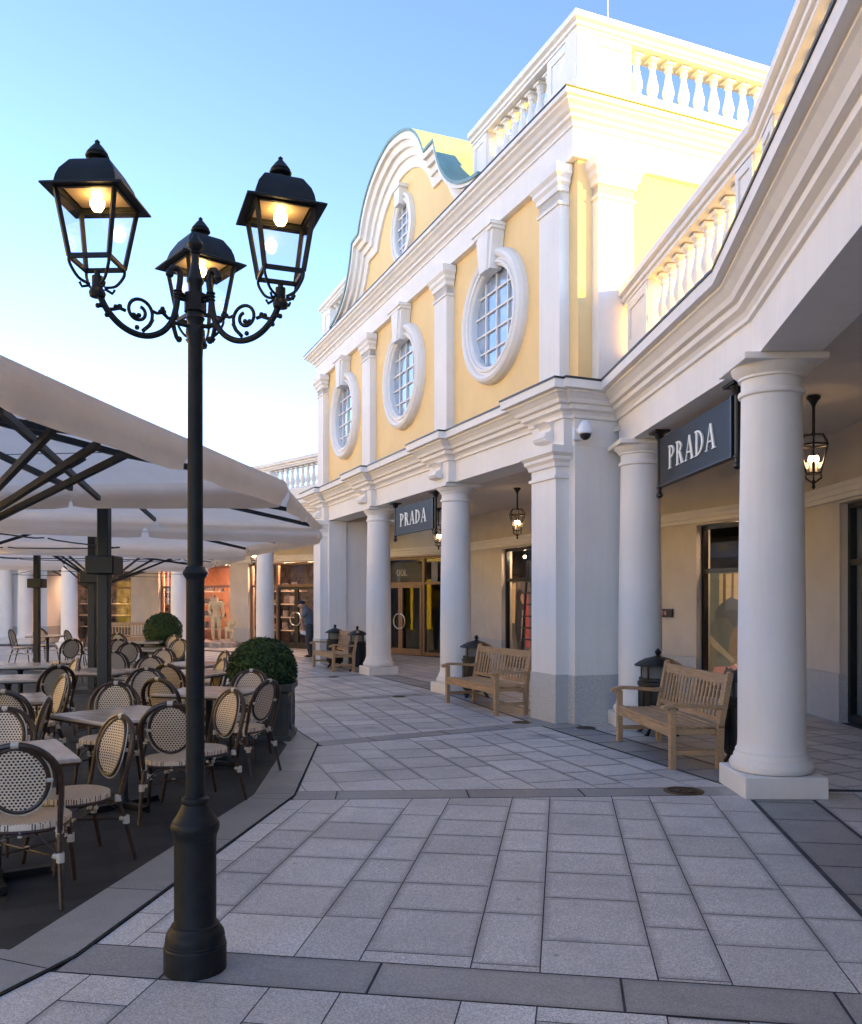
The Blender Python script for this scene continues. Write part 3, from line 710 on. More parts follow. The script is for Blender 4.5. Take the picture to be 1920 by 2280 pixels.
# ------------------------------------------------------------------ curved arcades either side
def offs(P, o):
    P = [Vector(p) for p in P]; r = []
    for i, p in enumerate(P):
        ds = ([(p-P[i-1]).normalized()] if i else [])+([(P[i+1]-p).normalized()] if i < len(P)-1 else [])
        ns = [Vector((-d.y, d.x)) for d in ds]; m_ = ns[0] if len(ns) == 1 else (ns[0]+ns[1])/(1+ns[0].dot(ns[1])); r.append(tuple(p+m_*o))
    return r
def wing(root, axis, cols, backp, specs, dz=.003):
    sh = lambda pr: [(o+.17, z+dz) for o, z in pr]
    MB().sweep(axis, sh(ENT)).build('entablature', M['white'], root, True)
    MB().sweep(axis, sh(FLS)).build('lead_flashing', M['lead'], root, True)
    balustrade(root, offs(axis, .17), 4.53+dz, specs, True)
    for x, y, a in cols: column(root, x, y, a, root.location)
    ax = offs(axis, -.25)
    c = MB(); c.prism(list(ax)+[tuple(p) for p in backp[::-1]], 3.94+dz, 4.01); c.build('arcade_ceiling', M['ceiling'], root, True)
    c = MB(); far = [tuple(p) for p in backp[::-1]]; c.prism(list(ax)+far, 4.44, 4.49+dz); c.build('roof_terrace', M['ceiling'], root, True)
RW = thing('arcade_building', 'white colonnade wing on the right with balustrade, dark shop sign and near column', 'building', (CD_[0], CD_[1], 0))
axR = [(-2.2, -9.2), (.2, -5.2), (1.70, -.9), CE, CD_, (2.70, 11.75)]  # stretch behind the camera is unseen, added to block the low sun
bkR = [(4, -15), (8, -8), (10, -2), (10.4, 3.4), (10.8, 7.4), (10.9, 15)]
fpR = offs(axR, .17); cum = [0]
for i in range(len(fpR)-1): cum.append(cum[-1]+(Vector(fpR[i+1])-Vector(fpR[i])).length)
sp = []
for i in range(len(cum)-1):
    a, b = cum[i], cum[i+1]
    w_ = .4
    if i == len(cum)-2: w_ = .85; b -= .1
    sp += [(a+.1, a+.5, 'ped'), (a+.55, b-.15-w_, 'b'), (b-.1-w_, b-.1, 'ped')]
wing(RW, axR, [(.2, -5.2, radians(25)), (1.70, -.9, radians(15)), (*CE, radians(6)), (*CD_, radians(-1)), (*CC, radians(2))], bkR, sp)
w1 = (5.50, 7.4)
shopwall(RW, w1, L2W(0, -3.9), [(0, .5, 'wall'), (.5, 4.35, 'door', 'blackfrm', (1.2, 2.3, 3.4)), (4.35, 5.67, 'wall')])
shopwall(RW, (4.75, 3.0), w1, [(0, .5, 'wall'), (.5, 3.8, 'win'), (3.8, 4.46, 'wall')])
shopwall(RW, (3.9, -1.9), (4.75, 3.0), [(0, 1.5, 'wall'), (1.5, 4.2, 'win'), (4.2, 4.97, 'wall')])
shopwall(RW, (2.2, -6.8), (3.9, -1.9), [(0, 5.18, 'wall')])  # this wall and the next: unseen, added to stop sun entering under the arcade
shopwall(RW, (-.6, -11.5), (2.2, -6.8), [(0, 5.47, 'wall')])
FW = thing('arcade_building', 'distant white colonnade wing with lit shop fronts behind the parasols', 'building', (CD2[0], CD2[1], 0))
axF = [mirr((2.70, 11.75)), CD2, CE2, CG2, (-17.2, 31.8), (-21.5, 33.6)]
bkF = [(2, 30), (-1.5, 35), (-6, 38.5), (-13, 40.5), (-18, 41), (-23, 42)]
spF = [(.15, .6, 'ped'), (.65, 3.7, 'b'), (3.75, 4.15, 'ped'), (4.3, 4.7, 'ped'), (4.75, 7.8, 'b'), (7.85, 8.25, 'ped'), (8.5, 8.9, 'ped'), (9, 12, 'b'), (12.1, 12.5, 'ped')]
wing(FW, axF, [(*mirr(CC), A0), (*CD2, radians(30)), (*CE2, radians(15)), (*CG2, 0), (-15.35, 33.0, 0), (-16.25, 33.2, 0)], bkF, spF, .005)
LW = thing('arcade_building', 'unseen white two-storey building added left of the plaza to bounce warm sunlight', 'building', (-21, 10, 0))  # out of view, added so its sunlit walls throw warm light into the shade
axL = [(-20.2, 30.5), (-21.4, 20), (-21.4, 8), (-19.5, -4), (-14, -14)]
bkL = [(-27, 32), (-29, 20), (-29, 8), (-26, -7), (-19, -20)]
cumL = [0]
for i in range(len(axL)-1): cumL.append(cumL[-1]+(Vector(axL[i+1])-Vector(axL[i])).length)
cl_ = []
for i in range(len(axL)-1):
    for k in range(3):
        a = Vector(axL[i]); b = Vector(axL[i+1]); p = a+(b-a)*(k/3); cl_.append((p.x, p.y, atan2(b.y-a.y, b.x-a.x)))
wing(LW, axL, cl_, bkL, [(cumL[i]+.1, cumL[i]+.6, 'ped') for i in range(4)], .007)
for i in range(4):
    a = offs(axL, -3.8)[i]; b = offs(axL, -3.8)[i+1]; L_ = (Vector(b)-Vector(a)).length
    shopwall(LW, a, b, [(0, 1.2, 'wall'), (1.2, L_/2-.6, 'win'), (L_/2-.6, L_/2+.6, 'wall'), (L_/2+.6, L_-1.2, 'win'), (L_-1.2, L_, 'wall')])
MB().sweep(axL, [(-1.2, 4.5), (-1.2, 9.2), (-1.4, 9.2), (-1.4, 4.5)]).build('upper_wall', M['cream'], LW, True)
MB().sweep(axL, [(-1.19, 8.4), (-.9, 8.7), (-.9, 8.8), (-1.3, 8.85)]).build('cornice', M['white'], LW, True)
for i in range(4):
    a = Vector(offs(axL, -1.19)[i]); b = Vector(offs(axL, -1.19)[i+1]); d = (b-a); L_ = d.length; d.normalize(); nn = Vector((-d.y, d.x))
    for k in range(4):
        c = a+d*(L_*(k+.5)/4); p, q = c-d*.55, c+d*.55; w_ = MB(); w_.obox((p.x, p.y, 6.6), (q.x, q.y, 6.6), .05, 2.0); wo = w_.build('window', M['winglass'], LW, True)
        w_ = MB()
        for z in (5.56, 7.64): w_.obox((p.x, p.y, z), (q.x, q.y, z), .14, .10)
        w_.obox((p.x, p.y, 5.5), (p.x, p.y, 7.7), .12, .14, (nn.x, nn.y, 0)); w_.obox((q.x, q.y, 5.5), (q.x, q.y, 7.7), .12, .14, (nn.x, nn.y, 0)); w_.build('window_frame', M['white'], wo, True)
f0, f1, f2, f3 = L2W(12.8, -3.9), mirr((5.45, 7.4)), mirr((4.75, 3.0)), (-11.3, 34.4)
shopwall(FW, f0, f1, [(0, .12, 'wall'), (.12, 4.1, 'door', 'woodfrm', (1.25, 2.21, 3.15)), (4.1, 5.6, 'wall')])
shopwall(FW, f1, f2, [(0, .25, 'wall'), (.25, 3.75, 'door', 'woodfrm', (.5, 1.45, 2.4), 'blackfrm'), (3.75, 4.46, 'wall')], glow='goods', lit='shopglow')
shopwall(FW, f2, f3, [(0, .25, 'wall'), (.25, 2.6, 'win', 'woodfrm'), (2.6, 4.3, 'win', 'woodfrm'), (4.3, 5.16, 'wall')], glow='warmroom', lit='shopglow')
shopwall(FW, f3, (-15.2, 35.2), [(0, .6, 'wall'), (.6, 3.4, 'win', 'woodfrm'), (3.4, 3.98, 'wall')], glow='goods', lit='shopglow')
shopwall(FW, (-15.2, 35.2), (-24, 36), [(0, 8.8, 'wall')])
MB().box((-16.3, 33.6, 0), (-14.8, 35.4, 3.9)).build('portal_block', M['white'], FW, True)
MB().box((-16.33, 33.57, 0), (-14.77, 35.4, .65)).build('granite_base', M['granite'], FW, True)
# shelves and goods in the far shops, counted per shop as one display each
def display(root, p, q, z, rows, n, seed):
    random.seed(seed); p = Vector(p); q = Vector(q); s_ = MB(); g_ = MB()
    d = (q-p); 
    for r in range(rows):
        zz = z+r*.48; s_.obox((p.x, p.y, zz), (q.x, q.y, zz), .35, .035)
        for i in range(n):
            c = p+d*((i+random.random()*.7)/n); h = random.uniform(.08, .33); g_.box((c.x-.07-random.random()*.08, c.y-.1, zz+.02), (c.x+.08, c.y+.1, zz+.02+h))
    s_.build('shelf', M['shelf'], root, True); g_.build('goods', M['goods'], root, True)
for nm, lb, p, q, r_, n_ in (('display_shelf', 'shelves of goods inside the orange lit shop beyond the parasols', (-8.0, 33.6), (-11.6, 35.7), 4, 12), ('display_shelf', 'shelves of shoes and bags inside the shop with black double doors', (-4.6, 31.6), (-7.6, 33.4), 4, 9), ('display_shelf', 'dark goods rail inside the leftmost distant shop window', (-12.2, 36.6), (-15.0, 37.0), 3, 7)):
    t = thing(nm, lb, 'shelves', (*p, 0)); display(t, p, q, .55, r_, n_, 3+n_)

# ------------------------------------------------------------------ things under the right-hand arcade
# lettering with serifs, x right, z up, front towards -y
def letter(ch):
    T_, t_ = .17, .065; P = []
    def bowl(x0, x1, z0, z1):
        n = 14; o = []; i_ = []
        for k in range(n+1):
            a = -pi/2+pi*k/n; o.append((x0+(x1-x0)*cos(a), (z0+z1)/2+(z1-z0)/2*sin(a))); i_.append((x0+(x1-x0-T_)*cos(a), (z0+z1)/2+((z1-z0)/2-t_)*sin(a)))
        return o+i_[::-1]
    stem = lambda x: [[(x, .0), (x+T_, .0), (x+T_, 1), (x, 1)], [(x-.09, 0), (x+T_+.09, 0), (x+T_+.09, .05), (x-.09, .05)], [(x-.09, .95), (x+T_, .95), (x+T_, 1), (x-.09, 1)]]
    if ch == 'P': P = stem(.1)+[bowl(.2, .72, .44, 1)]; w = .78
    elif ch == 'R': P = stem(.1)+[bowl(.2, .70, .47, 1), [(.38, .50), (.56, .52), (.86, .0), (.66, .0)], [(.60, 0), (.95, 0), (.95, .05), (.60, .05)]]; w = .92
    elif ch == 'D': P = stem(.1)+[bowl(.2, .86, 0, 1)]; w = .94
    elif ch == 'O': 
        n = 24; o = [(.44+.40*cos(2*pi*k/n), .5+.51*sin(2*pi*k/n)) for k in range(n+1)]; i_ = [(.44+.25*cos(2*pi*k/n), .5+.44*sin(2*pi*k/n)) for k in range(n+1)]; P = [o+i_[::-1]]; w = .92
    elif ch == 'L': P = stem(.1)+[[(.2, 0), (.66, 0), (.72, .22), (.66, .22), (.60, .06), (.2, .06)]]; w = .74
    else: P = [[(.06, 0), (.13, 0), (.47, 1.0), (.42, 1.0)], [(.40, 1.0), (.56, 1.0), (.90, 0), (.71, 0)], [(.22, .30), (.70, .30), (.70, .36), (.22, .36)], [(0, 0), (.22, 0), (.22, .05), (0, .05)], [(.62, 0), (.98, 0), (.98, .05), (.62, .05)]]; w = .94
    return P, w
def lettering(txt, h, wscale, y, gap=.10):
    mb = MB(); x = 0; pieces = []
    for ch in txt:
        P, w = letter(ch)
        for j, q in enumerate(P): pieces.append(([(x+a*wscale*h, b_*h) for a, b_ in q], j))
        x += (w+gap)*wscale*h
    tot = x-gap*wscale*h
    for q, j in pieces:
        # thin strip pieces as individual quads so that concave bowls stay clean
        if len(q) > 6:
            m_ = len(q)//2
            for k in range(m_-1): mb.slabv([(a-tot/2, b_) for a, b_ in (q[k], q[k+1], q[2*m_-2-k], q[2*m_-1-k])], y-.012-.0006*j, y+.001)
        else: mb.slabv([(a-tot/2, b_) for a, b_ in q], y-.012-.0006*j, y+.001)
    return mb
def hanging_sign(p, q, label, zb=3.03, zt=3.58):
    p = Vector(p); q = Vector(q); d = q-p; L = d.length; a = atan2(d.y, d.x); m_ = (p+q)/2
    t = thing('hanging_sign', label, 'sign', (m_.x, m_.y, 3.0), a, 'dark shop signs hung between the columns')
    pn = MB(); pn.bbox((-L/2+.09, -.03, .035), (L/2-.09, .03, .60), .004); pn.build('sign_panel', M['signface'], t)
    e = MB(); e.box((-L/2+.05, -.04, .02), (L/2-.05, .04, .036)); e.box((-L/2+.05, -.04, .036), (-L/2+.091, .04, .61)); e.box((L/2-.091, -.04, .036), (L/2-.05, .04, .61)); e.build('sign_frame', M['black'], t)
    lt = lettering('PRADA', .27, 1.05, -.031, .14)
    lt.v = [(x, y, z+.18) for x, y, z in lt.v]; lt.build('lettering', M['letter'], t)
    for s_ in (-1, 1):
        b = MB(); x = s_*(L/2); b.box((x-.14, -.09, .685), (x+.14, .09, .708)); b.tube([(x, 0, .69), (x, 0, -.04)], .027, 10); b.tube([(x, 0, .60), (x, 0, .69)], [.035, .075], 10)
        b.sphere((x, 0, -.065), .042, 10); b.sphere((x, 0, .02), .035, 10); b.tube([(x, 0, .03), (x-s_*.07, 0, .03)], .014, 6); b.tube([(x, 0, .57), (x-s_*.07, 0, .57)], .014, 6)
        b.build('bracket', M['black'], t)
    return t
def onaxis(Y): k = (Y-CD_[1])/(CC[1]-CD_[1]); return (CD_[0]+(CC[0]-CD_[0])*k, Y)
hanging_sign(onaxis(10.62), onaxis(8.28), 'large dark shop sign reading PRADA hung beside the big near column')
hanging_sign(L2W(7.42, -.2), L2W(5.22, -.2), 'smaller looking dark PRADA sign hung between the two columns under the yellow building')

def hex_lantern(p, label, z=3.93, sc=1.0):
    t = thing('hanging_lantern', label, 'lantern', (p[0], p[1], z), random.random(), 'wrought iron lanterns hung in the arcade')
    c = MB(); c.lathe([(.07, -.03), (.075, 0), (.02, -.10)][::1], n=12, cap=False); c.lathe([(.075, 0), (.075, -.02), (.03, -.07), (.016, -.12), (.016, -.40), (.03, -.42), (.018, -.44)][::-1], n=12)
    for k in range(6):
        a = pi*k/3; c.tube([(.02*cos(a), .02*sin(a), -.42), (.11*cos(a), .11*sin(a), -.43), (.155*cos(a), .155*sin(a), -.50), (.165*cos(a), .165*sin(a), -.545)], .008, 6)
    c.build('stem', M['black'], t)
    f = MB(); R1, R2, z1, z2 = .165, .085, -.545, -.86
    for k in range(6):
        a = pi*k/3; b = pi*(k+1)/3
        f.tube([(R1*cos(a), R1*sin(a), z1), (R2*cos(a), R2*sin(a), z2)], .009, 6); f.tube([(R1*cos(a), R1*sin(a), z1), (R1*cos(b), R1*sin(b), z1)], .012, 6); f.tube([(R2*cos(a), R2*sin(a), z2), (R2*cos(b), R2*sin(b), z2)], .009, 6)
        f.tube([(R2*cos(a), R2*sin(a), z2), (R2*1.1*cos(a), R2*1.1*sin(a), z2-.05), (.02*cos(a), .02*sin(a), z2-.1)], .007, 6)
    f.lathe([(.004, z2-.18), (.022, z2-.15), (.012, z2-.12), (.03, z2-.1), (.012, z2-.07)], n=10)
    f.build('frame', M['black'], t)
    g_ = MB(); 
    for k in range(6):
        a = pi*k/3; b = pi*(k+1)/3; q = .97
        g_.add([(R1*q*cos(a), R1*q*sin(a), z1), (R1*q*cos(b), R1*q*sin(b), z1), (R2*q*cos(b), R2*q*sin(b), z2), (R2*q*cos(a), R2*q*sin(a), z2)], [(0, 1, 2, 3)])
    g_.build('glass', M['lampglass'], t)
    b_ = MB(); 
    for k in range(3): a = 2*pi*k/3; b_.sphere((.04*cos(a), .04*sin(a), -.70), .022, 8, (1, 1, 2.0)); 
    b_.build('bulb', M['bulb2'], t)
    c_ = MB()
    for k in range(3): a = 2*pi*k/3; c_.tube([(.04*cos(a), .04*sin(a), -.85), (.04*cos(a), .04*sin(a), -.74)], .014, 6)
    c_.build('candle', M['letter'], t); t.scale = (sc,)*3
    return t
hex_lantern(L2W(5.7, -2.2), 'lit iron lantern hanging free in the bay left of the square corner pier')
hex_lantern(L2W(9.77, -2.2), 'lit iron lantern half hidden behind the smaller PRADA sign')
hex_lantern((4.28, 9.75), 'lit iron lantern showing just right of the big near column')
hex_lantern((-5.75, 28.3), 'small distant lit lantern beside the far column top, under the parasol edge', 3.80)

def bench(p, rz, label):
    t = thing('bench', label, 'bench', (p[0], p[1], 0), rz, 'slatted wooden benches between the columns')
    L, D = 1.72, .56; h = L/2     # front edge at y=-.28 (towards the viewer), back at +.28
    for s_ in (-1, 1):
        l = MB(); l.bbox((s_*h-.032, -D/2, 0), (s_*h+.032, -D/2+.062, .60), .005); l.build('leg', M['teak'], t)
        l = MB(); l.obox((s_*h, D/2-.06, 0), (s_*h, D/2-.045, .42), .062, .062, (0, 1, 0)); l.obox((s_*h, D/2-.05, .40), (s_*h, D/2+.05, .93), .062, .055, (0, 1, 0)); l.sphere((s_*h, D/2+.05, .93), .036, 10, (.85, 1, .7)); l.build('leg', M['teak'], t)
        a = MB(); pts = [(-D/2-.05, .605, .03), (-D/2+.05, .63, .036), (-D/2+.2, .625, .030), (D/2-.1, .60, .030), (D/2+.01, .615, .030)]
        for (y0, z0, w0), (y1, z1, w1_) in zip(pts, pts[1:]): a.obox((s_*h, y0-.004, z0), (s_*h, y1+.004, z1), .085, .036, (0, 0, 1))
        a.tube([(s_*h-.04, -D/2-.05, .598), (s_*h+.04, -D/2-.05, .598)], .024, 10); a.build('armrest', M['teak'], t)
        st = MB(); st.box((s_*h-.02, -D/2+.06, .14), (s_*h+.02, D/2-.09, .185)); st.build('stretcher', M['teak'], t)
    s_ = MB(); n = 7
    for i in range(n):
        y = -D/2+.01+i*(D-.10)/(n-1)*1.0; z = .405-.016*sin(pi*i/(n-1)); s_.bbox((-h+.03, y-.002, z), (h-.03, y+.058, z+.022), .004)
    s_.box((-h+.03, -D/2+.01, .315), (h-.03, -D/2+.038, .402)); s_.box((-h+.03, D/2-.09, .315), (h-.03, D/2-.06, .385))
    for x in (-h*.98, 0, h*.98): s_.box((x-.015, -D/2+.04, .34), (x+.015, D/2-.09, .388))
    s_.build('seat', M['teak'], t)
    s_ = MB(); s_.box((-.025, -.02, .14), (.025, .02, .34)); 
    b = MB(); yb = lambda z: D/2-.05+.10*(z-.40)/.53
    b.obox((-h+.03, yb(.86), .865), (h-.03, yb(.86), .865), .034, .10, (0, 0, 1)); b.obox((-h+.03, yb(.47), .475), (h-.03, yb(.47), .475), .034, .05)
    for i in range(17):
        x = -h+.03+(i+.75)*(L-.06)/17.5; b.obox((x, yb(.49), .49), (x, yb(.82), .82), .042, .014, (0, 1, 0))
    b.build('backrest', M['teak'], t)
    return t
bench((2.53, 9.38), radians(-85.2), 'nearest slatted teak bench, right beside the big column')
bench(L2W(2.02, .33), A0+pi, 'middle teak bench, left of the square granite-footed pier')
bench(L2W(10.2, .35), A0+pi, 'small looking teak bench beside the leftmost pier of the yellow building')
bench((-9.9, 29.0), radians(18), 'distant bench back seen behind the empty cafe chairs')

def bin_(p, label, r=.235):
    t = thing('litter_bin', label, 'bin', (p[0], p[1], 0), 0, 'black cast iron litter bins')
    b = MB(); b.lathe([(r*.75, .10), (r*.95, .12), (r, .15), (r, .60), (r*1.06, .61), (r*1.06, .65), (r*.98, .66), (r*.98, .70)], n=24)
    for k in range(14): a = 2*pi*k/14; b.obox((r*1.01*cos(a), r*1.01*sin(a), .16), (r*1.01*cos(a), r*1.01*sin(a), .58), .018, .012, (cos(a), sin(a), 0))
    b.build('body', M['black'], t)
    for k in range(4):
        a = pi/4+pi*k/2; l = MB(); c, s_ = cos(a), sin(a); l.tube([(r*1.15*c, r*1.15*s_, 0), (r*1.0*c, r*1.0*s_, .03), (r*.8*c, r*.8*s_, .08), (r*.9*c, r*.9*s_, .14)], [.03, .022, .018, .02], 8); l.build('foot', M['black'], t)
        l = MB(); l.tube([(r*.97*c, r*.97*s_, .69), (r*.98*c, r*.98*s_, .86)], .014, 8); l.build('post', M['black'], t)
    l = MB(); l.lathe([(r*.8, .70), (r*.82, .705), (r*.8, .84), (r*.75, .845)], n=20); l.build('liner', M['linerm'], t)
    l = MB(); l.lathe([(r*1.22, .845), (r*1.22, .86), (r*1.0, .895), (r*.7, .93), (r*.3, .955), (.035, .965), (.02, .98), (.035, 1.0), (.038, 1.02), (.02, 1.045), (.004, 1.06)], n=24); l.build('lid', M['black'], t)
    return t
bin_((2.80, 10.75), 'black domed litter bin behind the far end of the nearest bench')
bin_((.78, 14.95), 'black domed litter bin behind the middle bench, beside the column')
bin_((-1.72, 20.35), 'black litter bin between the small far bench and its column', .2)
bin_((3.10, 8.72), 'black litter bin squeezed between the nearest bench and the big column', .16)
bin_((-2.38, 21.6), 'black litter bin behind the left end of the small far bench', .2)

# security camera on the pier
t = thing('security_camera', 'white dome security camera mounted on the corner pier', 'camera', (*L2W(-.015, -.02), 3.86), A0+radians(180))
b = MB(); b.bbox((-.02, -.06, -.09), (.03, .06, .09), .01); b.tube([(.02, 0, .03), (.12, 0, .07), (.20, 0, .07)], .035, 10); b.build('wall_mount', M['cav'], t)
b = MB(); b.lathe([(.085, -.04), (.098, -.03), (.098, .02), (.085, .07), (.05, .13), (.03, .14)], x=.21, n=24); b.build('housing', M['cav'], t)
b = MB(); b.sphere((.21, 0, -.045), .072, 18); b.build('dome', M['signface'], t)

# recessed ground lights
for i, (x, y, r, lb) in enumerate([(2.18, 7.52, .17, 'round bronze ground light next to the big column plinth'), (2.0, 11.25, .13, 'round ground light in front of the square pier corner'), (1.22, 11.75, .13, 'round ground light near the foot of the middle bench'), (-.55, 14.9, .12, 'small ground light before the middle column'), (-2.1, 18.7, .12, 'small ground light before the left column')]):
    t = thing('ground_light', lb, 'ground light', (x, y, .004), 0, 'round lights set into the paving')
    b = MB(); b.lathe([(r, 0), (r, .006), (r*.82, .008), (r*.80, .004)], n=32, cap=False); b.build('rim', M['bronze'], t)
    b = MB(); b.lathe([(r*.80, .0035), (r*.79, .0045)], n=32); b.build('lens', M['signface'], t)
    b = MB()
    for k in range(7): a = k*.9; q = r*.35; b.sphere((q*cos(a), q*sin(a), .004), r*.12, 8, (1, 1, .35))
    b.build('lamp_cluster', M['bronze'], t)

# shop windows with posters, ladder, plaque
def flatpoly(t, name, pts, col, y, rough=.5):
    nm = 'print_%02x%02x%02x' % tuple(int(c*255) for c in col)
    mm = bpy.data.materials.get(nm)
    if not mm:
        mm = simple(nm, col, rough, var=.14, scale=5); bs = mm.node_tree.nodes['Principled BSDF']     # no backlight here: slight glow added to the print colours to look lit
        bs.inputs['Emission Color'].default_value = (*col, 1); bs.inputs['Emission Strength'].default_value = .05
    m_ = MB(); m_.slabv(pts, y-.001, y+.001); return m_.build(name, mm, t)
px, py = L2W(1.87, -4.5)
t = thing('poster', 'large poster of a brown coat and pink folds beside the big column', 'poster', (px, py, .12), A0+pi)
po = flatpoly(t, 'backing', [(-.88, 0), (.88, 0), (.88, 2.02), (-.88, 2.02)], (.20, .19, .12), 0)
def blob(cx, cz, rx, rz, rot=0, n=18, j=.08):
    return [(cx+(rx*cos(2*pi*k/n)*cos(rot)-rz*sin(2*pi*k/n)*sin(rot))*(1+random.uniform(-j, j)), cz+(rx*cos(2*pi*k/n)*sin(rot)+rz*sin(2*pi*k/n)*cos(rot))*(1+random.uniform(-j, j))) for k in range(n)]
random.seed(5)
for i, (pts, c) in enumerate([([(-.22, 1.2), (.86, 1.2), (.86, 2.0), (-.22, 2.0)], (.62, .42, .20)), ([(-.12, 1.2), (-.05, 1.2), (-.05, 2.0), (-.12, 2.0)], (.20, .12, .05)), ([(.08, 1.4), (.14, 1.4), (.16, 2.0), (.10, 2.0)], (.25, .15, .06)),
    (blob(.10, 1.10, .45, .48, .2), (.13, .12, .10)), (blob(-.10, .85, .42, .36, -.5), (.17, .15, .11)), (blob(-.60, .62, .30, .52, .35), (.22, .17, .09)), (blob(.35, .75, .28, .50, -.4), (.28, .18, .10)),
    (blob(-.74, 1.05, .13, .12), (.80, .48, .26)), (blob(-.62, 1.15, .15, .10, .8), (.30, .22, .14)), ([(-.7, 1.0), (-.3, .82), (.2, .5), (.15, .44), (-.35, .70), (-.75, .92)], (.42, .31, .18)),
    ([(-.5, .0), (.88, .0), (.88, .62), (.45, .52), (.1, .38), (-.3, .34)], (.62, .26, .18)), ([(-.2, .0), (-.05, 0), (.1, .30), (0, .38)], (.12, .09, .07)), ([(.0, .30), (.30, .12), (.88, .02), (.88, .08), (.4, .2), (.12, .36)], (.13, .10, .08)), ([(.2, .42), (.5, .24), (.88, .18), (.88, .24), (.55, .32), (.3, .46)], (.80, .50, .42)), ([(.3, .5), (.6, .40), (.88, .34), (.88, .40), (.62, .46), (.4, .53)], (.14, .10, .08))]):
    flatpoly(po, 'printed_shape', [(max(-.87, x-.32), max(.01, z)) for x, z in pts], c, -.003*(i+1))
px, py = L2W(9.98, -4.62)
t = thing('poster', 'narrow lit poster of a dark figure behind the ladder in the arcade window', 'poster', (px, py, .10), A0+pi)
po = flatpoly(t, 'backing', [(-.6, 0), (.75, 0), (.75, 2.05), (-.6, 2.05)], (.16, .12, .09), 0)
for i, (pts, c) in enumerate([([(-.58, .95), (-.36, .95), (-.30, 2.0), (-.58, 2.0)], (.85, .52, .22)), ([(.25, .35), (.45, .35), (.36, 1.75), (.18, 1.7)], (.60, .08, .06)), (blob(-.05, 1.62, .20, .24), (.05, .035, .03)), (blob(.06, 1.55, .09, .18), (.55, .26, .15)), (blob(-.02, .85, .28, .75, .08), (.05, .04, .035)), ([(.0, .5), (.07, .5), (.16, 1.3), (.08, 1.3)], (.5, .36, .28))]):
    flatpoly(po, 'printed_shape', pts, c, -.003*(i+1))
px, py = L2W(9.22, -4.42)
t = thing('ladder', 'tall dark wooden A-shaped shelf ladder inside the arcade window', 'ladder', (px, py, 0.02), A0+pi)
for s_ in (-1, 1):
    l = MB(); l.obox((s_*.42, 0, 0), (s_*.05, 0, 2.62), .035, .05, (0, 1, 0)); l.build('rail', M['iron'], t)
for i in range(7):
    z = .35+i*.29; w = .40-.37*z/2.62; l = MB(); l.box((-w, -.10, z), (w, .10, z+.03)); l.build('rung', M['black'], t)
l = MB(); l.sphere((0, -.12, 2.72), .035, 10); tag(l.build('spot_bulb', M['spot'], t))
px, py = L2W(3.28, -3.88)
t = thing('wall_plaque', 'small black plaque with pinkish letters on the cream wall by the column', 'plaque', (px, py, 1.42), A0+pi)
b = MB(); b.bbox((-.42, -.018, -.075), (.36, .004, .075), .003); b.build('plate', M['black'], t)
M['pink'] = simple('pinkish_letters', (.75, .45, .38), .5, var=.1)
b = MB(); x = -.36; random.seed(2)
for ch in 'TVSSON':
    if ch == 'T': b.box((x, -.024, .028), (x+.07, -.019, .04)); b.box((x+.028, -.0235, -.04), (x+.042, -.019, .028))
    elif ch == 'V': b.obox((x, -.021, .04), (x+.035, -.021, -.04), .014, .005, (0, 1, 0)); b.obox((x+.07, -.0215, .04), (x+.035, -.0215, -.04), .014, .005, (0, 1, 0))
    elif ch == 'S':
        for z in (-.04, -.006, .028): b.box((x, -.024, z), (x+.06, -.019, z+.012))
        b.box((x, -.0235, .006), (x+.012, -.019, .028)); b.box((x+.048, -.0235, -.028), (x+.06, -.019, -.006))
    elif ch == 'O': b.box((x, -.024, -.04), (x+.06, -.019, -.028)); b.box((x, -.024, .028), (x+.06, -.019, .04)); b.box((x, -.0235, -.028), (x+.012, -.019, .028)); b.box((x+.048, -.0235, -.028), (x+.06, -.019, .028))
    else: b.box((x, -.024, -.04), (x+.012, -.019, .04)); b.box((x+.048, -.024, -.04), (x+.06, -.019, .04)); b.obox((x+.006, -.0215, .038), (x+.054, -.0215, -.038), .014, .005, (0, 1, 0))
    x += .10
b.build('lettering', M['pink'], t)
# arched dark sign inside the transom of the wooden door
fa, fb = Vector(f0), Vector(f1); dd = (fb-fa).normalized(); nn = Vector((-dd.y, dd.x)); p = fa+dd*2.25-nn*.32
t = thing('window_sign', 'dark arched sign with pale letters in the glass above the wooden doors', 'sign', (p.x, p.y, 2.20), atan2(-dd.y, -dd.x))
n = 12; b = MB(); b.slabv([(-.85, 0), (.85, 0)]+[(.85-1.7*k/n, .52+.12*sin(pi*k/n)) for k in range(n+1)], 0, .03); b.build('sign_board', M['black'], t)
lt = lettering('OOL', .20, .8, -.005, .12); lt.v = [(x-.12, y, z+.2) for x, y, z in lt.v]; lt.build('lettering', M['letter'], t)
t = thing('window_screen', 'pale board behind the glass right of the arched sign', 'board', (p.x+.9, p.y-.75, 2.2), atan2(-dd.y, -dd.x))
b = MB(); b.box((-.12, .0, 0), (.12, .02, .6)); b.build('board', M['cream'], t)

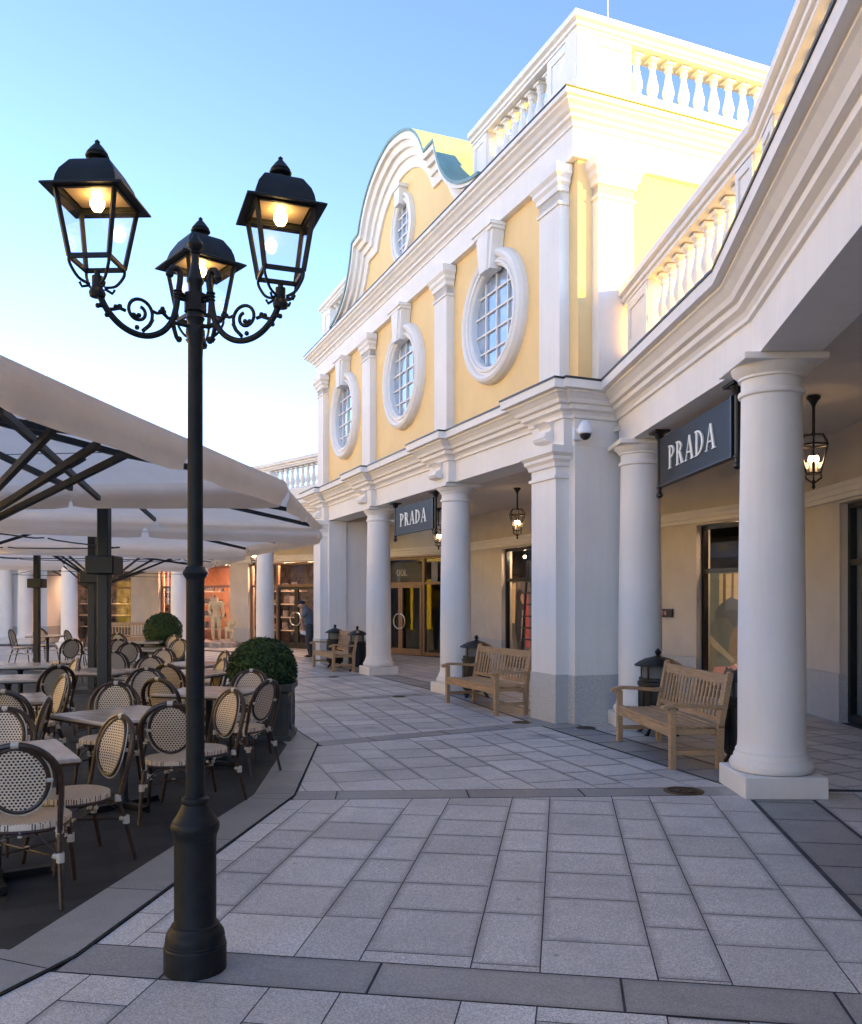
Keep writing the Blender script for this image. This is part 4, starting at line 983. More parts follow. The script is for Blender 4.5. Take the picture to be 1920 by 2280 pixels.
# ------------------------------------------------------------------ street lamp
LP = (-1.055, 3.90)
lp = thing('street_lamp', 'tall black three-armed street lamp with lit lanterns in the foreground', 'street lamp', (*LP, 0))
b = MB(); b.lathe([(.137, 0), (.137, .112), (.133, .118), (.133, .128), (.130, .131), (.130, .150), (.126, .168), (.116, .185), (.108, .192), (.104, .205), (.095, .212), (.092, .225), (.092, .585), (.094, .588), (.094, .60), (.097, .606), (.105, .625), (.107, .640), (.105, .655), (.098, .664), (.098, .668), (.086, .685), (.068, .715), (.058, .738), (.055, .742), (.060, .748), (.062, .756), (.060, .766), (.050, .772), (.042, .775)], n=48, cap=True)
b0_ = MB(); b0_.lathe([(.137, 0), (.137, .148), (.134, .155), (.134, .162), (.130, .165), (.130, .178), (.128, .195), (.118, .215), (.104, .232), (.100, .25), (.094, .255), (.092, .28), (.0925, .62), (.094, .625), (.098, .635), (.104, .655), (.104, .67), (.098, .68), (.099, .69), (.096, .70), (.083, .73), (.068, .765), (.058, .79), (.055, .80), (.058, .806), (.059, .815), (.054, .826), (.045, .832)], n=48, cap=True)
b.build('base', M['iron'], lp)
b = MB(); b.lathe([(.041, .77), (.040, 1.74), (.043, 1.75), (.050, 1.758), (.056, 1.772), (.052, 1.782), (.045, 1.79), (.0415, 1.80), (.034, 1.805), (.034, 1.83), (.0325, 2.80), (.036, 2.81), (.036, 2.825), (.042, 2.84), (.042, 2.86), (.034, 2.875), (.036, 2.90), (.042, 2.91), (.036, 2.93), (.030, 3.00), (.030, 3.06), (.038, 3.075), (.038, 3.085), (.030, 3.10), (.019, 3.15), (.016, 3.195), (.024, 3.205), (.017, 3.212), (.030, 3.225), (.035, 3.242), (.030, 3.258), (.020, 3.268), (.014, 3.283), (.002, 3.295)], n=28)
b.build('pole', M['iron'], lp)
b = MB(); b.lathe([(.05, 2.94), (.05, 3.02)], n=8, sm=False); b.build('hub', M['iron'], lp)
def smooth(P, n=4):
    P = [Vector(p) for p in P]; o = []
    for i in range(len(P)-1):
        a, b, c, d = P[max(i-1, 0)], P[i], P[i+1], P[min(i+2, len(P)-1)]
        for k in range(n):
            t = k/n; o.append(.5*((2*b)+(c-a)*t+(2*a-5*b+4*c-d)*t*t+(3*b-a-3*c+d)*t**3))
    return o+[P[-1]]
def lantern(px, py, rz):
    R = Matrix.Translation((px, py, 0)) @ Matrix.Rotation(rz, 4, 'Z')
    f = MB(); zt, zb, a, c = 3.313, 3.045, .122, .082    # glass frame half sizes
    S = ((-1,-1),(1,-1),(1,1),(-1,1))
    for k in range(4):
        p, q = S[k], S[(k+1) % 4]
        f.obox((p[0]*a, p[1]*a, zt), (p[0]*c, p[1]*c, zb), .016, .016, (p[0], -p[1], 0)); f.obox((p[0]*c, p[1]*c, zb), (q[0]*c, q[1]*c, zb), .014, .018); f.obox((p[0]*a, p[1]*a, zt-.004), (q[0]*a, q[1]*a, zt-.004), .014, .016)
        f.tube(smooth([(p[0]*c, p[1]*c, zb), (p[0]*c*.97, p[1]*c*.97, zb-.03), (p[0]*.055, p[1]*.055, zb-.078), (p[0]*.022, p[1]*.022, zb-.095)]), .0065, 6)
        f.tube([(p[0]*.022, p[1]*.022, zb-.10), (p[0]*.045, p[1]*.045, zb-.112), (p[0]*.052, p[1]*.052, zb-.095)], .006, 6)
    f.lathe([(.030, 2.905), (.034, 2.92), (.028, 2.935), (.022, 2.94), (.022, 2.99), (.012, 2.995), (.012, 3.01), (.0, 3.012)], n=14)
    lt = f.build('lantern', M['iron'], lp, xf=R)
    r = MB(); e = .166; ly = [(e, zt-.010), (e, zt-.003), (.145, zt+.008), (.127, zt+.012), (.121, zt+.045), (.111, zt+.075), (.082, zt+.122), (.070, zt+.130)]
    vs = [(p[0]*h, p[1]*h, z) for h, z in ly for p in S]
    r.add(vs, [(i*4+k, i*4+(k+1) % 4, (i+1)*4+(k+1) % 4, (i+1)*4+k) for i in range(len(ly)-1) for k in range(4)]+[(28, 29, 30, 31)])
    ui = [(p[0]*e, p[1]*e, zt-.008) for p in S]+[(p[0]*.11, p[1]*.11, zt-.006) for p in S]; r.add(ui, [(k, (k+1) % 4, 4+(k+1) % 4, 4+k) for k in range(4)])
    r.lathe([(.032, zt+0.1312), (.025, zt+0.1448), (.026, zt+0.1574), (.046, zt+0.1655), (.048, zt+0.1719), (.040, zt+0.1783), (.043, zt+0.1836), (.028, zt+0.2045), (.011, zt+0.2243), (.009, zt+0.2271), (.011, zt+0.2334), (.002, zt+0.2424)], n=20)
    r.build('roof', M['iron'], lt, xf=R)
    u = MB(); u.box((-.112, -.112, zt+.012), (.112, .112, zt+.017)); u.build('reflector', M['reflector'], lt, xf=R)
    g_ = MB()
    for k in range(4):
        p, q = S[k], S[(k+1) % 4]; w = .985
        g_.add([(p[0]*a*w, p[1]*a*w, zt), (q[0]*a*w, q[1]*a*w, zt), (q[0]*c*w, q[1]*c*w, zb), (p[0]*c*w, p[1]*c*w, zb)], [(0, 1, 2, 3)])
    g_.build('glass', M['lampglass'], lt, xf=R)
    bb = MB(); bb.lathe([(.002, -.045), (.018, -.041), (.028, -.022), (.029, -.004), (.020, .012), (.014, .02)], z=zt-.010, n=16); bb.build('bulb', M['bulb'], lt, xf=R)
for ang, ry in ((-137.5, -2), (-21.5, 20.5), (101.8, 40)):
    a = radians(ang); R_ = .44; ca, sa = cos(a), sin(a)
    P3 = lambda r, z: (r*ca, r*sa, z)
    arm = MB()
    crv = [(.105, 3.10), (.088, 3.105), (.080, 3.085), (.092, 3.075)]
    main = [(.118, 3.095), (.105, 3.112), (.082, 3.11), (.072, 3.085), (.078, 3.03), (.086, 2.98), (.094, 2.93), (.112, 2.875), (.15, 2.825), (.20, 2.795), (.25, 2.785), (.30, 2.792), (.345, 2.812), (.385, 2.845), (.412, 2.880), (.43, 2.915)]
    main = [(.135-.0, 3.086), (.128, 3.070)][::-1][:0]+main
    arm.tube(smooth([P3(*p) for p in main]), .0135, 12)
    arm.sphere(P3(.122, 3.082), .019, 10)
    for z in (2.985, 3.005): arm.tube([P3(.03, z), P3(.095, z)], .010, 8)
    for z in (2.98, 2.995, 3.01): arm.lathe([(.018, 0), (.021, .004), (.018, .008)], x=ca*.083, y=sa*.083, z=z, n=12)
    arm.tube([P3(.03, 2.87), P3(.115, 2.872)], .009, 8); arm.tube([P3(.11, 2.88), P3(.10, 2.84), P3(.09, 2.81), P3(.075, 2.80)], [.012, .010, .010, .014], 8); arm.sphere(P3(.078, 2.803), .015, 8)
    am = arm.build('arm', M['iron'], lp)
    sc_ = MB()
    c0 = (.262, 2.885); sp_ = []
    for i in range(26):
        th = radians(200-i*18); rr = .062-.0016*i; sp_.append(P3(c0[0]+rr*cos(th)*1.0, c0[1]+rr*sin(th)))
    sc_.tube(smooth(sp_, 2), .0078, 8)
    sc_.tube([P3(.20, 2.865), P3(.215, 2.835), P3(.245, 2.805)], .009, 7); sc_.tube([P3(.205, 2.90), P3(.18, 2.895), P3(.155, 2.905), P3(.13, 2.885), P3(.105, 2.89)], [.008, .007, .010, .008, .008], 7)
    sc_.tube([P3(.32, 2.875), P3(.345, 2.88), P3(.37, 2.87), P3(.39, 2.865)], .008, 7)
    for q in ((.155, 2.92), (.165, 2.905), (.148, 2.908), (.345, 2.888), (.362, 2.882), (.285, 2.865), (.275, 2.86), (.262, 2.868), (.27, 2.815), (.425, 2.875), (.438, 2.87), (.40, 2.84)): sc_.sphere(P3(*q), .0115, 8)
    sc_.build('scroll_ornament', M['iron'], am)
    lantern(R_*ca, R_*sa, radians(ry))
b = MB(); b.tube([(-.02, .055, 2.52), (-.02, .055, 2.75), (0.01, .06, 2.83)], [.010, .016, .014], 8); b.build('drop_finial', M['iron'], lp)

# ------------------------------------------------------------------ parasols
def parasol(label, C4, peak, mast, hub_z=2.07, seed=1, extra=None):
    """C4: near right, far right, far left, near left as (x, y, bottom z, fold z)"""
    random.seed(seed)
    t = thing('parasol', label, 'parasol', (mast[0], mast[1], 0), 0, 'large taupe parasols over the cafe terrace')
    cen = Vector((peak[0], peak[1], 0)); V = []; F = []; fold = []
    vb = MB(); piping = MB()
    for s_ in range(4):
        a, b = C4[s_], C4[(s_+1) % 4]
        A = Vector((a[0], a[1], a[3])); B = Vector((b[0], b[1], b[3])); d = (B-A); n = Vector((d.y, -d.x, 0)).normalized()
        if n.dot(Vector((A.x, A.y, 0))-cen) < 0: n = -n
        for half in (0, 1):
            N_ = 10; rows = 6; g_ = []
            for i in range(N_+1):
                t_ = half*.5+.5*i/N_
                p = A+d*t_; fz = p.z-.0
                sag = -.012*sin(pi*((t_*2) % 1 if t_ not in (.5, 1) else 0))
                zb = a[2]+(b[2]-a[2])*t_; e = i/N_; cut = .015 if (i == 0 or i == N_) else 0
                p = p-n*(.01*sin(pi*t_))
                if half == 0 or i > 0: fold.append((p.x, p.y, fz+sag*.3))
                if i in (0, N_): tshift = (.012 if i == 0 else -.012)*d
                else: tshift = Vector((0, 0, 0))
                col_ = []
                for r in range(rows+1):
                    u = r/rows; o = .055*sin(pi*min(1, u*1.15))*.8+.02*sin(7*t_*pi+u*2)*u
                    z = fz+sag*.3+(zb+cut-fz)*u
                    q = Vector((p.x, p.y, 0))+n*o+Vector((tshift.x, tshift.y, 0))*u; col_.append((q.x, q.y, z))
                g_.append(col_)
            vs = [q for c in g_ for q in c]; R1 = rows+1
            vb.add(vs, [(i*R1+r, (i+1)*R1+r, (i+1)*R1+r+1, i*R1+r+1) for i in range(N_) for r in range(rows)], True)
            piping.tube([c[-1] for c in g_], .011, 6)
    vn = vb.build('valance', M['cloth'], t, True)
    piping.build('piping', M['black'], vn, True)
    # roof: concentric loops towards the peak, slightly hollow
    m_ = len(fold); rf = MB(); loops = 9; vs = []
    for l in range(loops+1):
        u = l/loops
        for p in fold:
            z = p[2]+(peak[2]-p[2])*(u**.85); vs.append((p[0]+(peak[0]-p[0])*u, p[1]+(peak[1]-p[1])*u, z))
    rf.add(vs, [(l*m_+k, l*m_+(k+1) % m_, (l+1)*m_+(k+1) % m_, (l+1)*m_+k) for l in range(loops) for k in range(m_)], True)
    rf.build('canopy', M['cloth'], t, True)
    for l in (3, 6):
        MB().tube([(vs[l*m_+k][0], vs[l*m_+k][1], vs[l*m_+k][2]-.004) for k in range(m_)], .0035, 5, True).build('seam', M['black'], t, True)
    # mast, hub, ribs and struts
    hb = MB(); mx_, my_ = mast; hb.bbox((mx_-.065, my_-.065, 0), (mx_+.065, my_+.065, peak[2]-.05), .008); hb.box((mx_-.30, my_-.30, .006), (mx_+.30, my_+.30, .07)); hb.build('mast', M['black'], t, True)
    hb = MB(); hb.bbox((mx_-.17, my_-.17, hub_z-.11), (mx_+.17, my_+.17, hub_z+.11), .015); hb.build('slider', M['black'], t, True)
    for s_ in range(4):
        a, b = C4[s_], C4[(s_+1) % 4]
        for t_ in (0, .5):
            e = Vector((a[0]+(b[0]-a[0])*t_, a[1]+(b[1]-a[1])*t_, (a[3]+(b[3]-a[3])*t_)-.03)); pk = Vector((peak[0], peak[1], peak[2]-.05)); e2 = pk+(e-pk)*.985
            r = MB(); mid = pk+(e2-pk)*.5; zz = lambda v, u: Vector((v.x, v.y, v.z-.055))
            r.obox(zz(pk, 0), zz(mid, 0)-Vector((0, 0, .03)), .035, .05); r.obox(zz(mid, 0)-Vector((0, 0, .03)), e2-Vector((0, 0, .02)), .035, .05)
            rb = r.build('rib', M['black'], t, True)
            s2 = MB(); dirr = (Vector((mid.x, mid.y, 0))-Vector((mx_, my_, 0))).normalized()
            s2.obox((mx_+dirr.x*.15, my_+dirr.y*.15, hub_z), tuple(pk+(e2-pk)*.62-Vector((0, 0, .12))), .028, .045); s2.build('strut', M['black'], rb, True)
    if extra:
        for p, q in extra: x_ = MB(); x_.obox(p, q, .034, .040); x_.build('cross_bar', M['black'], t, True)
    return t
parasol('nearest taupe parasol, its long valance running from the left edge behind the lamp post',
    [(-1.93, 3.70, 2.50, 2.74), (-1.335, 7.95, 2.50, 2.74), (-5.5, 8.7, 2.55, 2.78), (-6.2, 4.4, 2.5, 2.74)], (-3.75, 6.2, 3.2), (-3.70, 6.25), 2.15, 1,
    [((-1.99, 4.02, 2.53), (-2.86, 7.5, 2.53)), ((-3.4, 6.2, 2.12), (-1.93, 4.45, 2.525)), ((-3.4, 6.2, 2.10), (-1.865, 4.88, 2.525)), ((-3.4, 6.2, 2.08), (-1.82, 5.21, 2.525)), ((-3.4, 6.2, 2.13), (-2.35, 5.9, 2.62))])
parasol('second taupe parasol, mast nearest left of the lamp post and corner touching the pier',
    [(-1.36, 8.05, 2.50, 2.73), (-1.64, 12.9, 2.66, 2.78), (-6.2, 11.9, 2.68, 2.9), (-5.7, 8.9, 2.6, 2.8)], (-3.85, 10.4, 3.3), (-3.90, 10.4), 2.07, 2)
parasol('third taupe parasol, behind the two close black masts',
    [(-1.70, 13.3, 2.51, 2.72), (-3.8, 18.0, 2.55, 2.76), (-9.4, 16.6, 2.6, 2.8), (-6.7, 12.3, 2.62, 2.86)], (-5.6, 15.2, 3.3), (-6.10, 15.7), 2.07, 3)
parasol('farthest taupe parasol, its thin mast near the left edge',
    [(-3.95, 18.5, 2.5, 2.72), (-6.4, 23.4, 2.42, 2.65), (-12.9, 22.5, 2.45, 2.68), (-10.0, 17.2, 2.6, 2.8)], (-9.0, 20.4, 3.2), (-9.45, 20.9), 2.06, 4)

# ------------------------------------------------------------------ cafe chairs and tables
def make_chair(label):
    t = thing('cafe_chair', label, 'chair', (0, 0, 0), 0, 'rattan cafe chairs on the terrace')
    yb = lambda z: -.205-.10*(z-.42)/.48*1.0-.02*((z-.42)/.48)**2
    # seat pad: rounded shield
    s_ = MB(); n = 36; ring_ = []
    for k in range(n):
        a = 2*pi*k/n; x = .215*abs(cos(a))**.82*(1 if cos(a) > 0 else -1); y = .205*abs(sin(a))**.82*(1 if sin(a) > 0 else -1); x *= 1+.06*(y/.2); ring_.append((x, y))
    ly = [(.97, .405), (1.0, .412), (1.0, .438), (.985, .446), (.90, .4485), (.5, .445)]
    vs = [(x*q, y*q, z) for q, z in ly for x, y in ring_]
    s_.add(vs, [(i*n+k, i*n+(k+1) % n, (i+1)*n+(k+1) % n, (i+1)*n+k) for i in range(len(ly)-1) for k in range(n)]+[tuple(range(5*n, 6*n))], True)
    st = s_.build('seat', M['weaveseat'], t)
    r_ = MB(); r_.tube([(x*.98, y*.98, .402) for x, y in ring_], .011, 6, True); r_.build('seat_frame', M['rattan'], st)
    # back panel (oval) with its cane ring
    o = MB(); n = 40; c0 = .695
    def bp(a, rx, rz, dy=0): z = c0+rz*sin(a); x = rx*cos(a)*(1-.10*sin(a)*-1*0); return (x, yb(z)+dy+.9*x*x, z)
    vs = [bp(2*pi*k/n, .145*q, .172*q, dy) for q, dy in ((1, .006), (.6, .006), (.25, .006)) for k in range(n)]
    vs2 = [bp(2*pi*k/n, .145*q, .172*q, -.006) for q, dy in ((1, .006), (.6, .006), (.25, .006)) for k in range(n)]
    for V_ in (vs, vs2): o.add(V_, [(i*n+k, i*n+(k+1) % n, (i+1)*n+(k+1) % n, (i+1)*n+k) for i in range(2) for k in range(n)]+[tuple(range(2*n, 3*n))], True)
    bk = o.build('backrest', M['weaveback'], t)
    r_ = MB(); r_.tube([bp(2*pi*k/n, .150, .177) for k in range(n)], .013, 8, True); r_.build('oval_ring', M['rattan'], bk)
    r_ = MB(); r_.tube([bp(2*pi*k/n, .168, .195, -.004) for k in range(n)], .0045, 6, True); r_.build('oval_trim', M['binding'], bk)
    # outer hoop running down into the back legs
    h = []
    for k in range(25):
        a = pi*k/24; h.append((.218*cos(a), .685+.205*sin(a)))
    hoop = [(.195, yb(.42)+.02, .36), (.205, yb(.50), .50), (.214, yb(.6), .60)]+[(x, yb(z), z) for x, z in h]+[(-.214, yb(.6), .60), (-.205, yb(.50), .50), (-.195, yb(.42)+.02, .36)]
    f_ = MB(); f_.tube(hoop, .0155, 8); f_.build('back_frame', M['rattan'], t)
    f_ = MB(); f_.tube([(x*.90, y+.004, c0+(z-c0)*.93) for x, y, z in hoop[2:-2]], .008, 6); f_.build('inner_hoop', M['rattan'], bk)
    for s in (-1, 1):
        l = MB(); l.tube([(s*.195, yb(.42)+.02, .40), (s*.205, -.235, .25), (s*.222, -.29, .004)], [.0155, .015, .012], 8); l.build('leg', M['rattan'], t)
        l = MB(); l.tube([(s*.185, .165, .41), (s*.195, .19, .25), (s*.212, .225, .004)], [.0155, .015, .012], 8); l.build('leg', M['rattan'], t)
    br = MB()
    for (p, q) in (((-.20, .19), (.20, .19)), ((-.21, -.235), (.21, -.235)), ((-.20, .19), (-.21, -.235)), ((.20, .19), (.21, -.235))):
        p = Vector((*p, 0)); q = Vector((*q, 0)); m_ = (p+q)/2
        for a, b in ((p, m_), (q, m_)): br.tube([(a.x, a.y, .265), (a.x*.75+b.x*.25, a.y*.75+b.y*.25, .33), (a.x*.45+b.x*.55, a.y*.45+b.y*.55, .385), (b.x, b.y, .40)], .0055, 5)
    br.tube([(-.2, .19, .262), (.21, -.235, .262)], .0055, 5); br.tube([(.2, .19, .268), (-.21, -.235, .268)], .0055, 5); br.build('brace', M['rattan'], t)
    w_ = MB()
    for s in (-1, 1):
        for (y, z, x) in ((.19, .265, .196), (-.236, .265, .207)):
            w_.tube([(s*x, y-.001, z-.026), (s*x, y, z+.024)], .021, 8); w_.tube([(s*x, y, z), (s*(x-.04), y, z+.014)], .014, 6); w_.tube([(s*x, y, z), (s*x, y+(.04 if y < 0 else -.04), z+.014)], .014, 6)
        w_.tube([(s*.186, .168, .378), (s*.186, .166, .418)], .020, 8); w_.tube([(s*.196, yb(.42)+.018, .385), (s*.196, yb(.42)+.016, .425)], .021, 8); w_.tube([(s*.186, .168, .40), (s*.14, .185, .40)], .015, 6)
        x = s*.158; w_.tube([(x-.012, yb(.69), .69), (x+.018, yb(.69), .69)], .012, 6)
    for x, y in ((0, .195), (0, -.20), (.205, 0), (-.205, 0)): w_.tube([(x, y, .375), (x, y, .405)], .013, 6)
    w_.sphere((0, 0, .265), .018, 6); z = .89; w_.tube([(-.019, yb(z)-.0, z), (.019, yb(z), z)], .0185, 8); w_.tube([(0, yb(.875)+.002, .89), (0, yb(.86), .872)], .014, 6)
    w_.build('binding_wraps', M['binding'], t)
    return t
# (x, y of the back's top, facing, label)
CH = [(-2.17, 4.55, (-.25, 1), 'nearest wicker chair at the lower left, its dotted oval back to the viewer'),
 (-2.03, 5.69, (-.66, -.75), 'oblique wicker chair left of the lamp post, beside the nearest table'),
 (-1.91, 6.38, (-.2, .97), 'wicker chair partly hidden by the lamp post, dotted oval back to the viewer'),
 (-1.67, 7.33, (-.68, -.73), 'narrow oblique wicker chair just right of the lamp post'),
 (-1.53, 8.20, (-.9, .43), 'rightmost wicker chair, white-ringed back, in front of the near planter'),
 (-1.94, 9.40, (-.1, -1), 'wicker chair facing the viewer directly before the near clipped ball'),
 (-2.88, 7.96, (.1, -1), 'wicker chair facing the viewer behind the second table, left of the lamp post'),
 (-2.63, 8.40, (.35, .93), 'dark ringed chair back overlapping the lit one behind the second table'),
 (-3.15, 9.64, (.3, -.95), 'light oval chair back in the middle row, third left of the lamp post'),
 (-3.12, 10.3, (.3, .95), 'dark chair back touching the left side of the lamp post in the middle row'),
 (-3.80, 11.8, (.2, -1), 'small light chair back right of the double mast'),
 (-4.17, 13.6, (-.1, -1), 'light rounded chair back in the far row beside the lamp post'),
 (-5.40, 15.6, (-.5, .85), 'dark leaning chair back just right of the black masts'),
 (-6.10, 17.0, (.6, -.8), 'light narrow chair back right behind the black masts'),
 (-7.20, 20.0, (.1, 1), 'small dark chair back under the far bench'),
 (-5.57, 18.9, (-.5, -.85), 'small light chair left of the lamp post below the far ball'),
 (-4.90, 17.0, (-.3, -.95), 'light chair back below the far ball, against the lamp post'),
 (-4.70, 12.9, (.7, -.7), 'chair cut by the right edge of the near black mast'),
 (-4.28, 10.0, (-.75, .65), 'large dark tilted chair back left of the black masts'),
 (-3.70, 8.80, (-.75, -.65), 'light oblique chair left of the masts, before the dark tilted one'),
 (-4.60, 11.3, (-.8, -.6), 'light chair back half hidden behind the dark tilted one'),
 (-7.00, 17.0, (-.7, .7), 'small dark round chair back left of the masts'),
 (-3.55, 7.25, (0, 1), 'dark chair back cut by the left edge above the first table'),
 (-2.97, 6.07, (.1, -1), 'dotted chair back cut by the left edge, facing the viewer across the first table'),
 (-2.96, 6.73, (-.97, -.25), 'chair seen edge-on behind the first table, its back leaning right'),
 (-10.6, 23.6, (.2, 1), 'distant dark round chair back beside the far mast'),
 (-10.9, 22.6, (1, .1), 'distant chair in profile at the far left, alone on the pale paving'),
 (-9.2, 22.0, (1, 0), 'distant chair in profile just right of the far mast, facing right'),
 (-8.7, 22.3, (-1, 0), 'distant chair in profile facing left, before the tall white column'),
 (-3.07, 13.0, (-.8, -.6), 'chair half hidden behind the left of the near clipped ball, farther one'),
 (-2.70, 11.3, (-.8, -.6), 'chair half hidden behind the left of the near clipped ball, nearer one')]
ch0 = None
for x, y, f, lb in CH:
    L_ = hypot(*f); f = (f[0]/L_, f[1]/L_); p = (x+.31*f[0], y+.31*f[1], .006); a = yaw(*f)
    if ch0 is None: ch0 = make_chair(lb); ch0.location = p; ch0.rotation_euler = (0, 0, a)
    else: dup(ch0, p, a, lb)
def make_table(label):
    t = thing('cafe_table', label, 'table', (0, 0, 0), 0, 'square marble-topped cafe tables')
    b = MB(); b.bbox((-.40, -.40, .715), (.40, .40, .745), .006); b.build('table_top', M['marble'], t)
    b = MB(); b.box((-.40, -.40, .700), (.40, .40, .7145)); b.build('edge_band', M['rattan'], t)
    b = MB(); b.lathe([(.05, .04), (.035, .07), (.035, .64), (.06, .69), (.06, .70)], n=16); b.build('pedestal', M['black'], t)
    b = MB(); b.obox((-.30, 0, .022), (.30, 0, .022), .06, .04); b.obox((0, -.30, .0225), (0, .30, .0225), .06, .041)
    for x, y in ((-.3, 0), (.3, 0), (0, -.3), (0, .3)): b.lathe([(.03, 0), (.03, .012)], x=x, y=y, n=10)
    b.build('cross_base', M['black'], t); return t
TB = [(-2.56, 5.12, -58, 'nearest table top at the lower left, behind the first chair'), (-2.45, 6.95, -38, 'pale table left of the lamp post with chairs on three sides'),
 (-2.22, 8.72, -15, 'table whose top shows both sides of the lamp post at chair height'), (-2.95, 11.0, -20, 'table just right of the lamp post before the near ball, nearer one'), (-3.4, 12.5, -20, 'table just right of the lamp post before the near ball, farther one'),
 (-4.95, 10.2, 20, 'bright table top at the left edge, nearer of two'), (-5.75, 12.2, 20, 'bright table top at the left edge, farther of two'), (-3.95, 8.0, 30, 'table at the left edge beside the oblique chairs'),
 (-4.25, 11.2, -10, 'low looking table top right of the near black mast'), (-6.3, 19.0, 10, 'distant table below the far ball'), (-5.3, 16.2, 5, 'distant table in front of the far ball, nearer one'), (-9.9, 22.5, 0, 'distant table between the profile chairs')]
tb0 = None
for x, y, a, lb in TB:
    if tb0 is None: tb0 = make_table(lb); tb0.location = (x, y, .006); tb0.rotation_euler = (0, 0, radians(a))
    else: dup(tb0, (x, y, .006), radians(a), lb)

# ------------------------------------------------------------------ clipped balls in planters
def topiary(x, y, rz, R, cz, w, h, label, nleaf):
    random.seed(int(R*1000)+nleaf)
    t = thing('topiary', label, 'potted shrub', (x, y, .006), rz, 'clipped box balls in square planters')
    b = MB(); k = w/2; b.box((-k, -k, .04), (k, k, h-.07)); b.bbox((-k-.035, -k-.035, h-.085), (k+.035, k+.035, h), .008); b.bbox((-k-.025, -k-.025, 0), (k+.025, k+.025, .06), .006)
    for ax in range(4):
        ca, sa = [(1, 0), (0, 1), (-1, 0), (0, -1)][ax]
        def fr(u0, u1, z0, z1):
            P = [(u0, -k-.012), (u1, -k-.012), (u1, -k+.002), (u0, -k+.002)]; P = [(u*ca-v*sa, u*sa+v*ca) for u, v in P]; b.prism(P, z0, z1)
        m_ = k*.72; z0, z1 = .12, h-.14
        fr(-m_+.05, m_-.05, z0, z0+.018); fr(-m_+.05, m_-.05, z1-.018, z1); fr(-m_, -m_+.018, z0+.06, z1-.06); fr(m_-.018, m_, z0+.06, z1-.06)
        for sx in (-1, 1):
            for (za, zb) in ((z0+.009, z0+.06), (z1-.009, z1-.06)):
                p = (sx*(m_-.05), -k-.006); q = (sx*(m_-.009), -k-.006); b.obox((p[0]*ca-p[1]*sa, p[0]*sa+p[1]*ca, za), (q[0]*ca-q[1]*sa, q[0]*sa+q[1]*ca, zb), .012, .016)
    b.build('planter', M['planter'], t)
    b = MB(); b.box((-k+.03, -k+.03, h-.03), (k-.03, k-.03, h-.01)); b.build('soil', M['soil'], t)
    b = MB(); b.sphere((0, 0, cz), R*.90, 24); b.tube([(0, 0, h-.03), (0, 0, cz)], .04, 8)
    lf = MB(); lf.sphere((0, 0, cz), R*.88, 28)
    for i in range(nleaf):
        z = random.uniform(-1, 1); a = random.uniform(0, 2*pi); r = math.sqrt(1-z*z); d = Vector((r*cos(a), r*sin(a), z))
        bump_ = .03*sin(d.x*9+1)*sin(d.y*8)*sin(d.z*10+2)+random.gauss(0, .022)
        if random.random() < .02: bump_ += random.uniform(.01, .05)
        c = d*(R*(1+bump_)-random.random()*.05*R); c.z *= .96; c.z += cz
        u = Vector((random.gauss(0, 1), random.gauss(0, 1), random.gauss(0, 1))); tn = (u+d*.9).normalized(); sd_ = tn.cross(d+u*.3).normalized(); l = random.uniform(.020, .038); w_ = l*.48
        lf.add([c-tn*l*.5, c+sd_*w_, c+tn*l*.6, c-sd_*w_], [(0, 1, 2, 3)])
    lf.build('foliage', M['leaf'], t)
    return t
topiary(-2.03, 10.5, radians(3), .405, .80, .70, .66, 'large clipped green ball in a dark planter at the terrace corner', 16000)
topiary(-6.15, 20.0, radians(-20), .43, .95, .70, .62, 'farther clipped ball, left of the lamp post', 5000)

# ------------------------------------------------------------------ people and figures
def body(name, parent, joints, bones, mat):
    me = bpy.data.meshes.new(name); me.from_pydata([j[:3] for j in joints], bones, []); me.update(); me.materials.append(mat)
    o = bpy.data.objects.new(name, me); COL.objects.link(o)
    if parent: o.parent = parent
    s_ = o.modifiers.new('skin', 'SKIN'); s_.use_smooth_shade = True
    if not me.skin_vertices: 
        me.attributes.new('skin', 'FLOAT', 'POINT') if False else None
    return o
def skinned(name, parent, joints, bones, mat):
    """one continuous surface grown from a skeleton: metaball-free tapered tubes merged by remesh"""
    mb = MB()
    for a, b in bones:
        A, B = joints[a], joints[b]; p, q = Vector(A[:3]), Vector(B[:3]); n = 4
        mb.tube([p+(q-p)*i/n for i in range(n+1)], [A[3]+(B[3]-A[3])*i/n for i in range(n+1)], 12)
    for j in joints: mb.sphere(j[:3], j[3]*.99, 12)
    o = mb.build(name, mat, parent); r = o.modifiers.new('merge', 'REMESH'); r.mode = 'VOXEL'; r.voxel_size = .014; r.use_smooth_shade = True
    s_ = o.modifiers.new('smooth', 'SMOOTH'); s_.iterations = 4; s_.factor = .5
    return o
pt = thing('person', 'stooping person in grey-blue shirt, dark trousers and cap holding a white cloth by the pier', 'person', (-3.52, 25.3, 0))
J = [(0, 0, .92, .125), (-.02, 0, 1.08, .13), (-.06, 0, 1.27, .15), (-.12, 0, 1.38, .10), (-.17, 0, 1.44, .055), (-.235, 0, 1.50, .09), (-.245, 0, 1.55, .085),
     (.00, -.09, .88, .095), (-.03, -.10, .48, .062), (.03, -.10, .08, .042), (-.13, -.10, .035, .035), (.02, .09, .88, .095), (.03, .11, .48, .062), (.09, .12, .08, .042), (-.07, .12, .035, .035),
     (-.08, -.18, 1.33, .058), (-.22, -.22, 1.10, .043), (-.16, -.14, .86, .030), (-.16, -.12, .78, .033), (-.05, .18, 1.33, .058), (-.06, .24, 1.06, .043), (-.20, .16, .95, .030), (-.25, .13, .92, .033)]
